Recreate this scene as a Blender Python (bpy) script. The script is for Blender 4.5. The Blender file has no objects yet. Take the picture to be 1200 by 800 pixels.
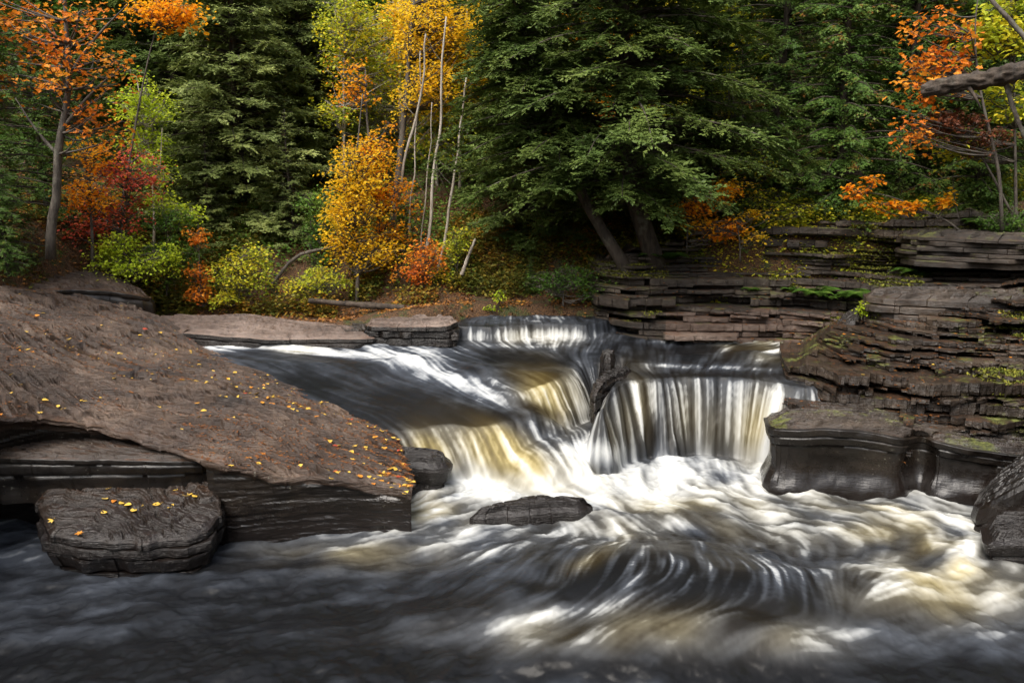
import bpy, math, numpy as np
from mathutils import Vector
rng = np.random.default_rng(7)
SC = bpy.context.scene
COL = SC.collection
PI = math.pi
R = math.radians

# ------------------------------------------------------------------ camera
HC = 3.5
FPX = 900.0
PITCH = math.atan(170 / FPX)
cp, sp = math.cos(PITCH), math.sin(PITCH)
cam_d = bpy.data.cameras.new('camera')
cam = bpy.data.objects.new('camera', cam_d)
COL.objects.link(cam)
cam.location = (0, 0, HC)
cam.rotation_euler = (PI / 2 - PITCH, 0, 0)
cam_d.sensor_width = 36
cam_d.lens = 27
cam_d.clip_start = 0.1
cam_d.clip_end = 600
SC.camera = cam


def ray(px, py):
    a, b = px - 600, 400 - py
    return (a, FPX * cp + b * sp, -FPX * sp + b * cp)


def P(px, py, z=0.0):
    """photo pixel on the level z -> plan point"""
    r = ray(px, py)
    t = (z - HC) / r[2]
    return (r[0] * t, r[1] * t)


def D(px, py, y):
    """photo pixel at plan distance y -> point"""
    r = ray(px, py)
    t = y / r[1]
    return (r[0] * t, y, HC + r[2] * t)


def project(X, Y, Z):
    dz = Z - HC
    f = Y * cp - dz * sp
    f = np.maximum(f, 0.1)
    u = Y * sp + dz * cp
    return 600 + FPX * X / f, 400 - FPX * u / f


# ------------------------------------------------------------------ noise
def _h(ix, iy, seed):
    n = (ix.astype(np.int64) * 374761393 + iy.astype(np.int64) * 668265263 + seed * 974634777) & 0xFFFFFFFF
    n = ((n ^ (n >> 13)) * 1274126177) & 0xFFFFFFFF
    n = n ^ (n >> 16)
    return (n & 0xFFFFFF) / float(0xFFFFFF)


def vnoise(x, y, seed=0):
    x = np.asarray(x, float); y = np.asarray(y, float)
    ix = np.floor(x); iy = np.floor(y)
    fx = x - ix; fy = y - iy
    fx = fx * fx * fx * (fx * (fx * 6 - 15) + 10)
    fy = fy * fy * fy * (fy * (fy * 6 - 15) + 10)
    a = _h(ix, iy, seed); b = _h(ix + 1, iy, seed)
    c = _h(ix, iy + 1, seed); d = _h(ix + 1, iy + 1, seed)
    return (a + (b - a) * fx) * (1 - fy) + (c + (d - c) * fx) * fy


def fbm(x, y, seed=0, o=4, g=0.5):
    s = 0; a = 1; t = 0
    for k in range(o):
        s = s + a * (vnoise(np.asarray(x) * 2 ** k + 17.3 * k, np.asarray(y) * 2 ** k - 9.1 * k, seed + k) - 0.5)
        t += a; a *= g
    return s / t * 2


def cell(x, seed=0):
    ix = np.floor(x)
    return _h(ix, ix * 0 + 3, seed) - 0.5


def sstep(a, b, x):
    t = np.clip((x - a) / (b - a), 0, 1)
    return t * t * (3 - 2 * t)


def smax(a, b, k):
    h = np.clip(0.5 + 0.5 * (a - b) / k, 0, 1)
    return b * (1 - h) + a * h + k * h * (1 - h)


def chaikin(p, n=2, closed=True):
    p = [np.array(q, float) for q in p]
    for _ in range(n):
        o = []
        m = len(p)
        rg = range(m) if closed else range(m - 1)
        if not closed: o.append(p[0])
        for i in rg:
            a, b = p[i], p[(i + 1) % m]
            o += [a * .75 + b * .25, a * .25 + b * .75]
        if not closed: o.append(p[-1])
        p = o
    return np.array(p)


def resample(p, n, closed=True):
    p = np.array(p, float)
    if closed: p = np.vstack([p, p[:1]])
    s = np.r_[0, np.cumsum(np.linalg.norm(np.diff(p, axis=0), axis=1))]
    t = np.linspace(0, s[-1], n, endpoint=not closed)
    return np.stack([np.interp(t, s, p[:, k]) for k in range(p.shape[1])], 1)


def blur(a, s):
    """gaussian blur by fft"""
    fy = np.fft.fftfreq(a.shape[0])[:, None]; fx = np.fft.rfftfreq(a.shape[1])[None]
    return np.fft.irfft2(np.fft.rfft2(a) * np.exp(-2 * (PI * s) ** 2 * (fx ** 2 + fy ** 2)), a.shape)


# ------------------------------------------------------------------ mesh helpers
def mesh_from(name, verts, quads=None, tris=None, mat=None, smooth=True, attrs=None, cols=None):
    verts = np.asarray(verts, np.float32)
    me = bpy.data.meshes.new(name)
    nq = 0 if quads is None else len(quads)
    nt = 0 if tris is None else len(tris)
    me.vertices.add(len(verts)); me.vertices.foreach_set('co', verts.ravel())
    li = []
    if nq: li.append(np.asarray(quads, np.int32).ravel())
    if nt: li.append(np.asarray(tris, np.int32).ravel())
    li = np.concatenate(li)
    me.loops.add(len(li)); me.loops.foreach_set('vertex_index', li)
    me.polygons.add(nq + nt)
    st = np.concatenate([np.arange(nq) * 4, nq * 4 + np.arange(nt) * 3]).astype(np.int32)
    me.polygons.foreach_set('loop_start', st)
    me.polygons.foreach_set('use_smooth', np.full(nq + nt, smooth, bool))
    for k, v in (attrs or {}).items():
        at = me.attributes.new(k, 'FLOAT', 'POINT')
        at.data.foreach_set('value', np.asarray(v, np.float32).ravel())
    if mat: me.materials.append(mat)
    me.update(calc_edges=True)
    return me


def link(name, me, parent=None, loc=None):
    o = bpy.data.objects.new(name, me)
    COL.objects.link(o)
    if parent: o.parent = parent
    if loc is not None: o.location = loc
    return o


def grid_quads(m, n, wrap=False):
    i = np.arange(m - 1)[:, None]; j = np.arange(n if wrap else n - 1)[None]
    j2 = (j + 1) % n
    return np.stack([i * n + j, i * n + j2, (i + 1) * n + j2, (i + 1) * n + j], -1).reshape(-1, 4)


def tag(o, label=None, cat=None, group=None, kind=None):
    if label: o['label'] = label
    if cat: o['category'] = cat
    if group: o['group'] = group
    if kind: o['kind'] = kind
    return o


def thing(name, loc, label, cat, group=None):
    o = bpy.data.objects.new(name, None); COL.objects.link(o)
    o.location = loc; o.empty_display_size = 0.2
    return tag(o, label, cat, group)


def tube_arrays(pts, rad, sides=7, seed=0, rough=0.0):
    pts = np.asarray(pts, float); n = len(pts)
    rad = np.asarray(rad, float) * np.ones(n)
    t = np.gradient(pts, axis=0)
    t /= np.linalg.norm(t, axis=1)[:, None] + 1e-9
    up = np.array([0, 0, 1.0]) if abs(t[0, 2]) < .8 else np.array([1.0, 0, 0])
    a = np.cross(t, up); a /= np.linalg.norm(a, axis=1)[:, None] + 1e-9
    b = np.cross(t, a)
    th = np.arange(sides) / sides * 2 * PI
    r = rad[:, None] * (1 + rough * (vnoise(np.arange(n)[:, None] * min(.6, 22 / n) + seed, np.arange(sides)[None] * 1.0 + seed, seed) - .5) * 2)
    v = pts[:, None] + (a[:, None] * np.cos(th)[None, :, None] + b[:, None] * np.sin(th)[None, :, None]) * r[..., None]
    q = grid_quads(n, sides, True)
    v = v.reshape(-1, 3)
    # end caps: last ring to a point
    v = np.vstack([v, pts[-1:] , pts[:1]])
    k = (n - 1) * sides; c = len(v) - 2
    tr = [(k + j, k + (j + 1) % sides, c) for j in range(sides)] + [((j + 1) % sides, j, c + 1) for j in range(sides)]
    return v, q, np.array(tr)


class Acc:
    def __init__(s): s.v = []; s.q = []; s.t = []; s.n = 0; s.a = {}
    def add(s, v, q=None, t=None, **a):
        if q is not None and len(q): s.q.append(np.asarray(q) + s.n)
        if t is not None and len(t): s.t.append(np.asarray(t) + s.n)
        s.v.append(v); s.n += len(v)
        for k, x in a.items(): s.a.setdefault(k, []).append(np.ones(len(v)) * x)
    def tube(s, pts, rad, sides=6, rough=0.0, seed=0): s.add(*tube_arrays(pts, rad, sides, seed, rough))
    def mesh(s, name, mat, smooth=True):
        return mesh_from(name, np.vstack(s.v), np.vstack(s.q) if s.q else None, np.vstack(s.t) if s.t else None, mat, smooth,
                         {k: np.concatenate(x) for k, x in s.a.items()})


# ------------------------------------------------------------------ node helper
class NT:
    def __init__(s, name):
        s.m = bpy.data.materials.new(name); s.m.use_nodes = True
        s.t = s.m.node_tree; s.t.nodes.clear()
        s.out = s.n('ShaderNodeOutputMaterial')
    def n(s, typ, **kw):
        x = s.t.nodes.new(typ)
        for k, v in kw.items(): setattr(x, k, v)
        return x
    def set(s, sock, v):
        if hasattr(v, 'is_output') or isinstance(v, bpy.types.NodeSocket): s.t.links.new(v, sock)
        else: sock.default_value = v
    def attr(s, name):
        return s.n('ShaderNodeAttribute', attribute_name=name).outputs['Fac']
    def math(s, op, a, b=0.0, c=None, clamp=False):
        x = s.n('ShaderNodeMath', operation=op, use_clamp=clamp)
        s.set(x.inputs[0], a); s.set(x.inputs[1], b)
        if c is not None: s.set(x.inputs[2], c)
        return x.outputs[0]
    def mix(s, f, a, b, mode='MIX'):
        x = s.n('ShaderNodeMix', data_type='RGBA', blend_type=mode)
        s.set(x.inputs[0], f); s.set(x.inputs[6], a); s.set(x.inputs[7], b)
        return x.outputs[2]
    def noise(s, scale, detail=4, rough=.6, vec=None, dist=0.0):
        x = s.n('ShaderNodeTexNoise'); x.inputs['Scale'].default_value = scale
        x.inputs['Detail'].default_value = detail; x.inputs['Roughness'].default_value = rough
        x.inputs['Distortion'].default_value = dist
        if vec is not None: s.t.links.new(vec, x.inputs['Vector'])
        return x.outputs['Fac']
    def ramp(s, f, stops, mode='LINEAR'):
        x = s.n('ShaderNodeValToRGB'); x.color_ramp.interpolation = mode
        e = x.color_ramp.elements
        while len(e) < len(stops): e.new(0.5)
        for i, (p, c) in enumerate(stops):
            e[i].position = p; e[i].color = (*c, 1) if len(c) == 3 else c
        s.set(x.inputs[0], f)
        return x.outputs[0]
    def rng(s, f, a, b, c=0.0, d=1.0):
        x = s.n('ShaderNodeMapRange'); s.set(x.inputs[0], f)
        for i, v in enumerate((a, b, c, d)): x.inputs[i + 1].default_value = v
        return x.outputs[0]
    def pos(s, scale=(1, 1, 1), obj=False):
        g = s.n('ShaderNodeTexCoord').outputs['Object'] if obj else s.n('ShaderNodeNewGeometry').outputs['Position']
        m = s.n('ShaderNodeMapping'); m.inputs['Scale'].default_value = scale
        s.t.links.new(g, m.inputs[0]); return m.outputs[0]
    def bump(s, h, st=.3, d=.02, nrm=None):
        b = s.n('ShaderNodeBump'); b.inputs['Strength'].default_value = st; b.inputs['Distance'].default_value = d
        s.set(b.inputs['Height'], h)
        if nrm is not None: s.t.links.new(nrm, b.inputs['Normal'])
        return b.outputs[0]
    def pbr(s, col, rough=.6, nrm=None, **kw):
        b = s.n('ShaderNodeBsdfPrincipled')
        s.set(b.inputs['Base Color'], col); s.set(b.inputs['Roughness'], rough)
        if nrm is not None: s.t.links.new(nrm, b.inputs['Normal'])
        for k, v in kw.items(): s.set(b.inputs[k.replace('_', ' ')], v)
        return b
    def done(s, sh):
        s.t.links.new(sh if isinstance(sh, bpy.types.NodeSocket) else sh.outputs[0], s.out.inputs[0]); return s.m


def rgb(r, g, b): return (r, g, b, 1)


# ------------------------------------------------------------------ rock materials
def rock_mat(name, c1, c2, c3, rough=(.35, .7), moss=0.0, wet=0.0, smoothface=False, litter=0.0, band=9.0):
    k = NT(name)
    P0 = k.pos((1, 1, 1)); PS = k.pos((.35, .35, band / 2)); PF = k.pos((2.2, 2.2, 30))
    n1 = k.noise(1.3, 5, .6, P0); n2 = k.noise(2.0, 5, .65, PS); n3 = k.noise(14, 5, .7, P0); nf = k.noise(2.5, 4, .7, PF)
    f = k.math('ADD', k.math('MULTIPLY', n1, .5), k.math('MULTIPLY', n2, .5))
    col = k.ramp(f, [(.36, c1), (.5, c2), (.64, c3)])
    col = k.mix(.55, col, k.ramp(n3, [(.3, (.25, .25, .25)), (.7, (1, 1, 1))]), 'MULTIPLY')
    geo = k.n('ShaderNodeNewGeometry')
    sx = k.n('ShaderNodeSeparateXYZ'); k.t.links.new(geo.outputs['Normal'], sx.inputs[0])
    up = sx.outputs[2]
    sz = k.n('ShaderNodeSeparateXYZ'); k.t.links.new(geo.outputs['Position'], sz.inputs[0])
    rg = k.math('ADD', k.rng(n3, .3, .7, rough[0], rough[1]), 0)
    # lichen specks
    lich = k.rng(k.noise(30, 3, .5, P0), .66, .7)
    lich = k.math('MULTIPLY', lich, k.rng(n1, .5, .62))
    col = k.mix(k.math('MULTIPLY', lich, .5), col, rgb(.26, .25, .2))
    if litter:
        nl = k.noise(3.2, 6, .75, P0)
        l = k.math('MULTIPLY', k.rng(nl, .5, .68), k.rng(up, .75, .97))
        col = k.mix(k.math('MULTIPLY', l, litter), col, k.ramp(k.noise(40, 2, .5, P0), [(.3, (.05, .022, .01)), (.6, (.17, .065, .022))]))
    if moss:
        nm = k.noise(1.7, 5, .7, P0)
        mk = k.math('MULTIPLY', k.rng(nm, .56 - .1 * moss, .66 - .08 * moss), k.rng(up, .1, .6))
        col = k.mix(mk, col, k.ramp(k.noise(22, 3, .6, P0), [(.3, (.03, .045, .008)), (.7, (.16, .17, .03))]))
        rg = k.math('MAXIMUM', rg, mk)
    if wet:
        wn = k.math('ADD', sz.outputs[2], k.math('MULTIPLY', n1, -.5))
        w = k.rng(wn, wet - .25, wet + .05, 1, 0)
        col = k.mix(k.math('MULTIPLY', w, .78), col, rgb(.012, .009, .008))
        rg = k.math('SUBTRACT', rg, k.math('MULTIPLY', w, .28), clamp=True)
    h = k.math('ADD', k.math('MULTIPLY', nf, .6), k.math('MULTIPLY', n3, .5))
    st = .25 if smoothface else .9
    nr = k.bump(h, st, .03)
    return k.done(k.pbr(col, rg, nr))


# ------------------------------------------------------------------ sky and sun
W = bpy.data.worlds.new('World'); SC.world = W; W.use_nodes = True
wt = W.node_tree; wt.nodes.clear()
wo = wt.nodes.new('ShaderNodeOutputWorld'); wb = wt.nodes.new('ShaderNodeBackground'); sk = wt.nodes.new('ShaderNodeTexSky')
SUN_EL, SUN_AZ = R(56), R(-148)      # azimuth measured from +Y towards +X
sk.sky_type = 'NISHITA'; sk.sun_disc = False; sk.sun_elevation = SUN_EL; sk.sun_rotation = SUN_AZ
sk.air_density = 1.0; sk.dust_density = 4.0; sk.ozone_density = 0.7
wb.inputs[1].default_value = 0.15
hs = wt.nodes.new('ShaderNodeHueSaturation'); hs.inputs['Saturation'].default_value = .45   # thin overcast greys the sky
wt.links.new(sk.outputs[0], hs.inputs['Color']); wt.links.new(hs.outputs[0], wb.inputs[0]); wt.links.new(wb.outputs[0], wo.inputs[0])
sd = bpy.data.lights.new('sun', 'SUN'); sd.energy = 1.6; sd.angle = R(45); sd.color = (1, .93, .82)
so = bpy.data.objects.new('sun', sd); COL.objects.link(so)
dv = Vector((math.sin(SUN_AZ) * math.cos(SUN_EL), math.cos(SUN_AZ) * math.cos(SUN_EL), math.sin(SUN_EL)))
so.rotation_euler = dv.to_track_quat('Z', 'Y').to_euler()
SC.view_settings.view_transform = 'Standard'; SC.view_settings.look = 'None'
SC.view_settings.gamma = 1; SC.view_settings.exposure = 1.1
SC.render.engine = 'CYCLES'
SC.cycles.use_denoising = True
SC.cycles.max_bounces = 5; SC.cycles.diffuse_bounces = 3; SC.cycles.glossy_bounces = 3; SC.cycles.transmission_bounces = 3
SC.cycles.transparent_max_bounces = 4; SC.cycles.caustics_reflective = False; SC.cycles.caustics_refractive = False

# ================================================================== WATER
CS = 0.0125
GX = np.arange(-8.6, 8.2, CS); GY = np.arange(4.2, 14.2, CS)
WX, WY = np.meshgrid(GX, GY)


def poly_sd(X, Y, poly):
    """signed distance, positive inside"""
    p = np.array(poly, float); n = len(p)
    d = np.full(X.shape, 1e9); ins = np.zeros(X.shape, bool)
    for i in range(n):
        a, b = p[i], p[(i + 1) % n]
        ex, ey = b - a
        wx, wy = X - a[0], Y - a[1]
        t = np.clip((wx * ex + wy * ey) / (ex * ex + ey * ey + 1e-12), 0, 1)
        d = np.minimum(d, (wx - ex * t) ** 2 + (wy - ey * t) ** 2)
        c = ((a[1] > Y) != (b[1] > Y)) & (X < (b[0] - a[0]) * (Y - a[1]) / (b[1] - a[1] + 1e-12) + a[0])
        ins ^= c
    d = np.sqrt(d)
    return np.where(ins, d, -d)


def slabA(x, y): return .62 + .32 * np.minimum(y - 9.5, 1.5) + .08 * np.maximum(y - 11, 0)


def PA(px, py):
    z = .9
    for _ in range(30):
        x, y = P(px, py, z); z += .25 * (slabA(x, y) - z)
    return x, y


polyA = chaikin([PA(*q) for q in [(150, 395), (300, 393), (440, 398), (520, 410), (575, 432), (603, 462), (632, 479), (622, 489), (585, 496), (520, 499), (450, 506), (420, 500), (330, 470), (200, 430)]], 2)
polyC = chaikin([P(px, py, 1.13) for px, py in [(300, 398), (500, 396), (760, 402), (748, 414), (715, 417), (672, 419), (662, 432), (610, 441), (575, 432), (520, 418), (430, 410)]], 2)
polyR = chaikin([P(px, py, 1.06) for px, py in [(703, 462), (712, 452), (735, 446), (757, 444), (763, 440), (770, 445), (800, 441), (850, 442), (900, 447), (940, 453), (962, 452), (1010, 440), (1040, 400), (900, 398), (760, 405), (742, 416), (735, 436)]], 2)
polyR2 = chaikin([P(px, py, 1.11) for px, py in [(760, 424), (840, 429), (900, 422), (960, 425), (1040, 424), (1060, 396), (900, 394), (700, 398), (690, 412)]], 1)
polyE = [P(533, 382, 1.45), P(575, 383, 1.45), P(625, 381, 1.45), P(690, 382, 1.45), P(716, 376, 1.45), P(790, 372, 1.45), P(790, 369, 1.45), P(620, 370, 1.45), P(545, 373, 1.45)]
polyD = chaikin([P(px, py, .5) for px, py in [(610, 486), (690, 484), (700, 492), (672, 506), (640, 515), (600, 505)]], 2)
# secondary lip in the middle that feeds the white curtain beside the dark rock
def height0(X, Y):
    wob = fbm(X * 2.3, Y * 2.3, 3, 4) * .12
    wv = .75 + .7 * vnoise(X * 1.7, X * 0 + 2, 33)
    h = np.full(X.shape, -.0)
    h = h + 0.05 * sstep(8.4, 9.6, Y) * np.exp(-((X - .9) / 2.4) ** 2)
    def fall(poly, zf, a, b, k=.03, cap=None):
        sd = poly_sd(X, Y, poly) + wob
        o = np.maximum(-sd, 0)
        return zf - a * wv * o ** 2 - b * o, sd
    hA, sA = fall(polyA, slabA(X, Y), 1.5, .32)
    hC, sC = fall(polyC, 1.10 + .16 * (Y - 11.2), 2.6, .35)
    wob = wob + .13 * fbm(X * 1.3, Y * 0 + 1, 35, 3) - .05
    hR, sR = fall(polyR, 1.05 + .05 * (Y - 10.3), 6.0, .5)
    wob = wob * .6
    hR2, sR2 = fall(polyR2, 1.115 + .12 * (Y - 11.2), 6, .5)
    hE, sE = fall(polyE, 1.45 + .03 * (Y - 12.0), 14, 1.0)
    hD, sD = fall(polyD, .42 + 0 * X, .9, .35)
    for q in (hD, hA, hC, hR, hR2, hE): h = smax(h, q, .045)
    # submerged boulder in the foreground and its smaller companions
    for (cx, cy, rx, ry, rot, am) in HUMPS:
        dx, dy = X - cx, Y - cy
        c, s = math.cos(rot), math.sin(rot)
        u = (dx * c + dy * s) / rx; v = (-dx * s + dy * c) / ry
        r2 = u * u + v * v
        h = h + am * np.exp(-r2 ** 1.15)
    return h


hx, hy = P(790, 672, .3)
HUMPS = [(hx - .12, hy + .05, 1.5, .98, R(-8), .36), (*P(1015, 690, .15), .9, .4, R(10), .16),
         (*P(745, 600, .1), .75, .25, R(5), .10), (*P(560, 730, 0), .6, .25, 0, .06), (*P(1120, 650, .1), .7, .4, .5, .1),
         (*P(700, 770, .05), .7, .22, .1, .11), (*P(900, 765, .05), .5, .2, -.2, .10), (*P(640, 425, 1.2), .7, .28, 0, .05),
         (*P(330, 402, 1.25), .9, .14, -.1, .07), (*P(470, 425, 1.1), .45, .2, .3, .09), (*P(560, 430, 1.1), .4, .18, .3, .07),
         (*P(880, 412, 1.2), .35, .16, 0, .08), (*P(820, 413, 1.2), .3, .12, 0, .05)]
WH = height0(WX, WY)

# flow direction: falling water follows the slope, flat water follows these guides (photo pixels)
GUIDE = [(300, 430, 1.1, 1, .14), (350, 455, 1., 1, .15), (420, 480, .8, 1, .16), (480, 460, .85, 1, .16), (400, 425, 1.1, 1, .13), (470, 490, .7, 1, .16), (560, 488, .65, 1, .2), (540, 450, .9, 1, .3), (280, 410, 1.2, 1, .10), (250, 415, 1.2, 1, .16), (400, 440, 1, 1, .16), (520, 470, .8, 1, .20), (600, 475, .75, 1, .3), (330, 402, 1.25, 1, .03), (450, 405, 1.2, 1, .15),
         (520, 430, 1., 1, .35), (560, 450, .9, 1, .4), (620, 420, 1.2, 1, .28), (580, 410, 1.2, .9, .25), (700, 405, 1.2, -.4, .4), (850, 420, 1.15, -.3, .5), (930, 410, 1.2, -1, .15),
         (500, 520, .4, .3, 1), (560, 530, .4, .4, 1), (640, 520, .3, .3, 1), (640, 575, 0, 1, .35), (560, 580, 0, -1, .25), (520, 600, 0, -1, .35), (480, 615, 0, -1, .3),
         (700, 560, 0, .6, .6), (800, 565, 0, .4, 1), (880, 560, 0, .4, .6), (850, 590, 0, 1, .25), (960, 600, 0, 1, .22), (1080, 605, 0, 1, .2), (1120, 640, 0, .2, .8), (1090, 680, 0, -1, .45),
         (720, 605, 0, .6, .3), (640, 640, .2, -.5, .5), (700, 665, .3, -.15, .6), (800, 650, .3, .1, .6), (900, 650, .3, .6, .6), (960, 700, .2, .4, .7), (850, 700, .2, -.1, .7),
         (560, 640, 0, -1, .2), (450, 645, 0, -1, .12), (350, 650, 0, -1, .08), (250, 665, 0, -1, .12), (100, 685, 0, -1, .15), (300, 720, 0, -1, .1), (100, 750, 0, -1, .12),
         (450, 720, 0, -1, .15), (600, 745, 0, -1, .3), (760, 745, 0, -.8, .45), (900, 760, 0, -.9, .35), (1050, 740, 0, -1, .3), (1150, 720, 0, -1, .35), (1000, 790, 0, -1, .1), (600, 380, 1.4, .3, 1)]
FXs = np.zeros_like(WH); FYs = np.zeros_like(WH); FWt = np.zeros_like(WH)
sub = (slice(None, None, 8), slice(None, None, 8))
gx_, gy_ = WX[sub], WY[sub]
ax_ = np.zeros_like(gx_); ay_ = np.zeros_like(gx_); aw_ = np.zeros_like(gx_) + 1e-9
for (px, py, z, dx, dy) in GUIDE:
    x0, y0 = P(px, py, z); x1, y1 = P(px + dx * 6, py + dy * 6, z)
    v = np.array([x1 - x0, y1 - y0]); v /= np.linalg.norm(v)
    d2 = (gx_ - x0) ** 2 + ((gy_ - y0) * 1.5) ** 2
    w = 1 / (d2 + .03) ** 2.2
    ax_ += w * v[0]; ay_ += w * v[1]; aw_ += w
def up8(a):
    ii = np.clip(np.arange(WH.shape[0]) / 8, 0, a.shape[0] - 1.001); jj = np.clip(np.arange(WH.shape[1]) / 8, 0, a.shape[1] - 1.001)
    i0 = ii.astype(int); j0 = jj.astype(int); fi = (ii - i0)[:, None]; fj = (jj - j0)[None]
    A = a[i0][:, j0]; B = a[i0 + 1][:, j0]; C_ = a[i0][:, j0 + 1]; E_ = a[i0 + 1][:, j0 + 1]
    return (A * (1 - fi) + B * fi) * (1 - fj) + (C_ * (1 - fi) + E_ * fi) * fj
FXs = up8(ax_ / aw_); FYs = up8(ay_ / aw_)
nn = np.hypot(FXs, FYs) + 1e-9; FXs /= nn; FYs /= nn
# slight meander
ang = fbm(WX * 1.1, WY * 1.1, 11, 3) * .28
FXs, FYs = FXs * np.cos(ang) - FYs * np.sin(ang), FXs * np.sin(ang) + FYs * np.cos(ang)
Hs = blur(WH, 5)
gyy, gxx = np.gradient(Hs, CS)
SL = np.hypot(gxx, gyy)
ws = sstep(.6, 1.5, SL)
FXs = FXs * (1 - ws) - gxx / (SL + 1e-6) * ws; FYs = FYs * (1 - ws) - gyy / (SL + 1e-6) * ws
mA = sstep(8.7, 8.95, WY) * sstep(9.75, 9.5, WY + .05 * WX) * sstep(.75, .35, WX) * sstep(-2.3, -1.8, WX) * .9      # the left falls run down and to the right
FXs = FXs * (1 - mA) + .70 * mA; FYs = FYs * (1 - mA) - .71 * mA
mxc, myc = P(655, 462, .8); mC = np.exp(-(((WX - mxc) / .5) ** 2 + ((WY - myc) / .45) ** 2) ** 2) * .8
FXs = FXs * (1 - mC) + .72 * mC; FYs = FYs * (1 - mC) - .69 * mC
FXs = blur(FXs, 2); FYs = blur(FYs, 2)
nn = np.hypot(FXs, FYs) + 1e-9; FXs /= nn; FYs /= nn

m_, n_ = WH.shape
nz = rng.random((m_, n_))
N1 = blur(nz, 1.0); N2 = blur(rng.random((m_, n_)), 3.0); N3 = blur(rng.random((m_, n_)), 8.0)
NS = np.stack([(q - q.mean()) / q.std() for q in (N1, N2, N3)], -1).astype(np.float32).reshape(-1, 3)
acc = NS.copy().reshape(m_, n_, 3) * 1.0; short = acc.copy()
vxf = FXs.astype(np.float32).ravel(); vyf = FYs.astype(np.float32).ravel()
for sgn in (1, -1):
    qx = np.tile(np.arange(n_, dtype=np.float32), m_); qy = np.repeat(np.arange(m_, dtype=np.float32), n_)
    for st in range(44):
        ix = np.clip(np.rint(qx), 0, n_ - 1).astype(np.int32); iy = np.clip(np.rint(qy), 0, m_ - 1).astype(np.int32)
        k = iy * n_ + ix
        if st: acc += (NS[k] * (1 - st / 50)).reshape(m_, n_, 3)
        if 0 < st < 15: short += NS[k].reshape(m_, n_, 3) * (1 - st / 16)
        qx += sgn * vxf[k] * 1.4; qy += sgn * vyf[k] * 1.4
short = short.reshape(-1, 3); short = (short - short.mean(0)) / short.std(0)
acc = acc.reshape(-1, 3); acc = (acc - acc.mean(0)) / acc.std(0)
longw = sstep(.5, 1.3, np.maximum.reduce([SL, np.roll(SL, 12, 0), np.roll(SL, -12, 0)])) 
longw = np.maximum(blur(longw, 6), .45 * ((WX < 0) & (WH > .5)))
L1, L2, L3 = [acc[:, i].reshape(m_, n_) * longw + short[:, i].reshape(m_, n_) * (1 - longw) for i in range(3)]

# foam amount and tannin tint laid out on the water
PXw, PYw = project(WX, WY, WH)
def blob(cx, cy, rx, ry, rot=0.0, p=1.0):
    c, s = math.cos(R(rot)), math.sin(R(rot))
    dx, dy = PXw - cx, PYw - cy
    u = (dx * c + dy * s) / rx; v = (-dx * s + dy * c) / ry
    return np.exp(-((u * u + v * v) ** p))
up_ = WH > .35
foam = np.full(WH.shape, .30)
msk = 1.0
def put(val, *a):
    global foam
    b = blob(*a) * msk; foam = foam * (1 - b) + val * b
foam = np.where(PYw > 540, .42, foam)
# lower pool
put(.76, 720, 560, 330, 48, 4, 1.5); put(.9, 640, 575, 120, 20, 0); put(.84, 860, 572, 130, 18, 6); put(.58, 980, 600, 150, 26, 8); put(.95, 830, 550, 120, 8, 0); put(.55, 760, 595, 90, 9, 6); put(.5, 900, 590, 60, 8, 0)
put(.62, 520, 625, 110, 22, -12); put(.66, 900, 615, 160, 22, 4); put(.45, 1060, 640, 110, 40, 15)
put(.2, 330, 665, 170, 14, -3); put(.5, 380, 645, 120, 8, -4); put(.6, 500, 650, 60, 9, 0); put(.5, 100, 690, 120, 14, -3)
put(.14, 300, 715, 300, 35, -2, 1.5); put(.42, 330, 672, 170, 6, -3); put(.36, 420, 700, 110, 5, -6); put(.34, 120, 712, 110, 5, -3); put(.05, 200, 780, 400, 35, 0, 1.5); put(.3, 60, 735, 60, 14, 0)
put(.30, 810, 662, 180, 46, 4, 1.6); put(.06, 720, 680, 90, 26, 0); put(.08, 870, 690, 80, 22, 6); put(.75, 770, 618, 150, 7, -3); put(.4, 760, 632, 120, 10, -4); put(.5, 940, 640, 90, 12, 10); put(.08, 880, 705, 120, 26, 6); put(.35, 820, 640, 40, 30, 70); put(.38, 690, 655, 90, 10, -30); put(.36, 900, 660, 60, 20, 40)
put(.1, 640, 690, 60, 6, 5)
put(.7, 650, 722, 90, 11, -10); put(.55, 780, 752, 150, 12, 0); put(.6, 1000, 745, 150, 18, -6); put(.58, 1090, 690, 100, 34, 15); put(.7, 1045, 690, 60, 14, 0); put(.4, 1120, 715, 60, 12, 10); put(.7, 1130, 655, 60, 25, 60)
put(.06, 700, 790, 320, 20, 0); put(.4, 700, 765, 60, 8, 10); put(.08, 1080, 790, 200, 18, 0); put(.6, 1160, 735, 70, 14, -10)
# upper slab
put(.30, 330, 440, 170, 38, 14, 1.5); put(.08, 470, 478, 125, 22, 8, 1.4); put(.10, 600, 487, 50, 8, 12); put(.16, 350, 452, 90, 18, 15)
put(.72, 560, 450, 110, 20, 32); put(.78, 500, 432, 80, 9, 22); put(.8, 260, 408, 60, 5, -6); put(.85, 350, 409, 130, 5, 5); put(.5, 250, 425, 60, 10, 15)
put(.45, 330, 398, 130, 5, 3); put(.7, 540, 412, 80, 8, 10); put(.12, 600, 423, 55, 10, 25); put(.12, 640, 425, 45, 10, 10); put(.55, 620, 405, 120, 5, 0); put(.10, 570, 436, 50, 9, 20)
put(.62, 600, 462, 40, 10, 40)
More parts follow.
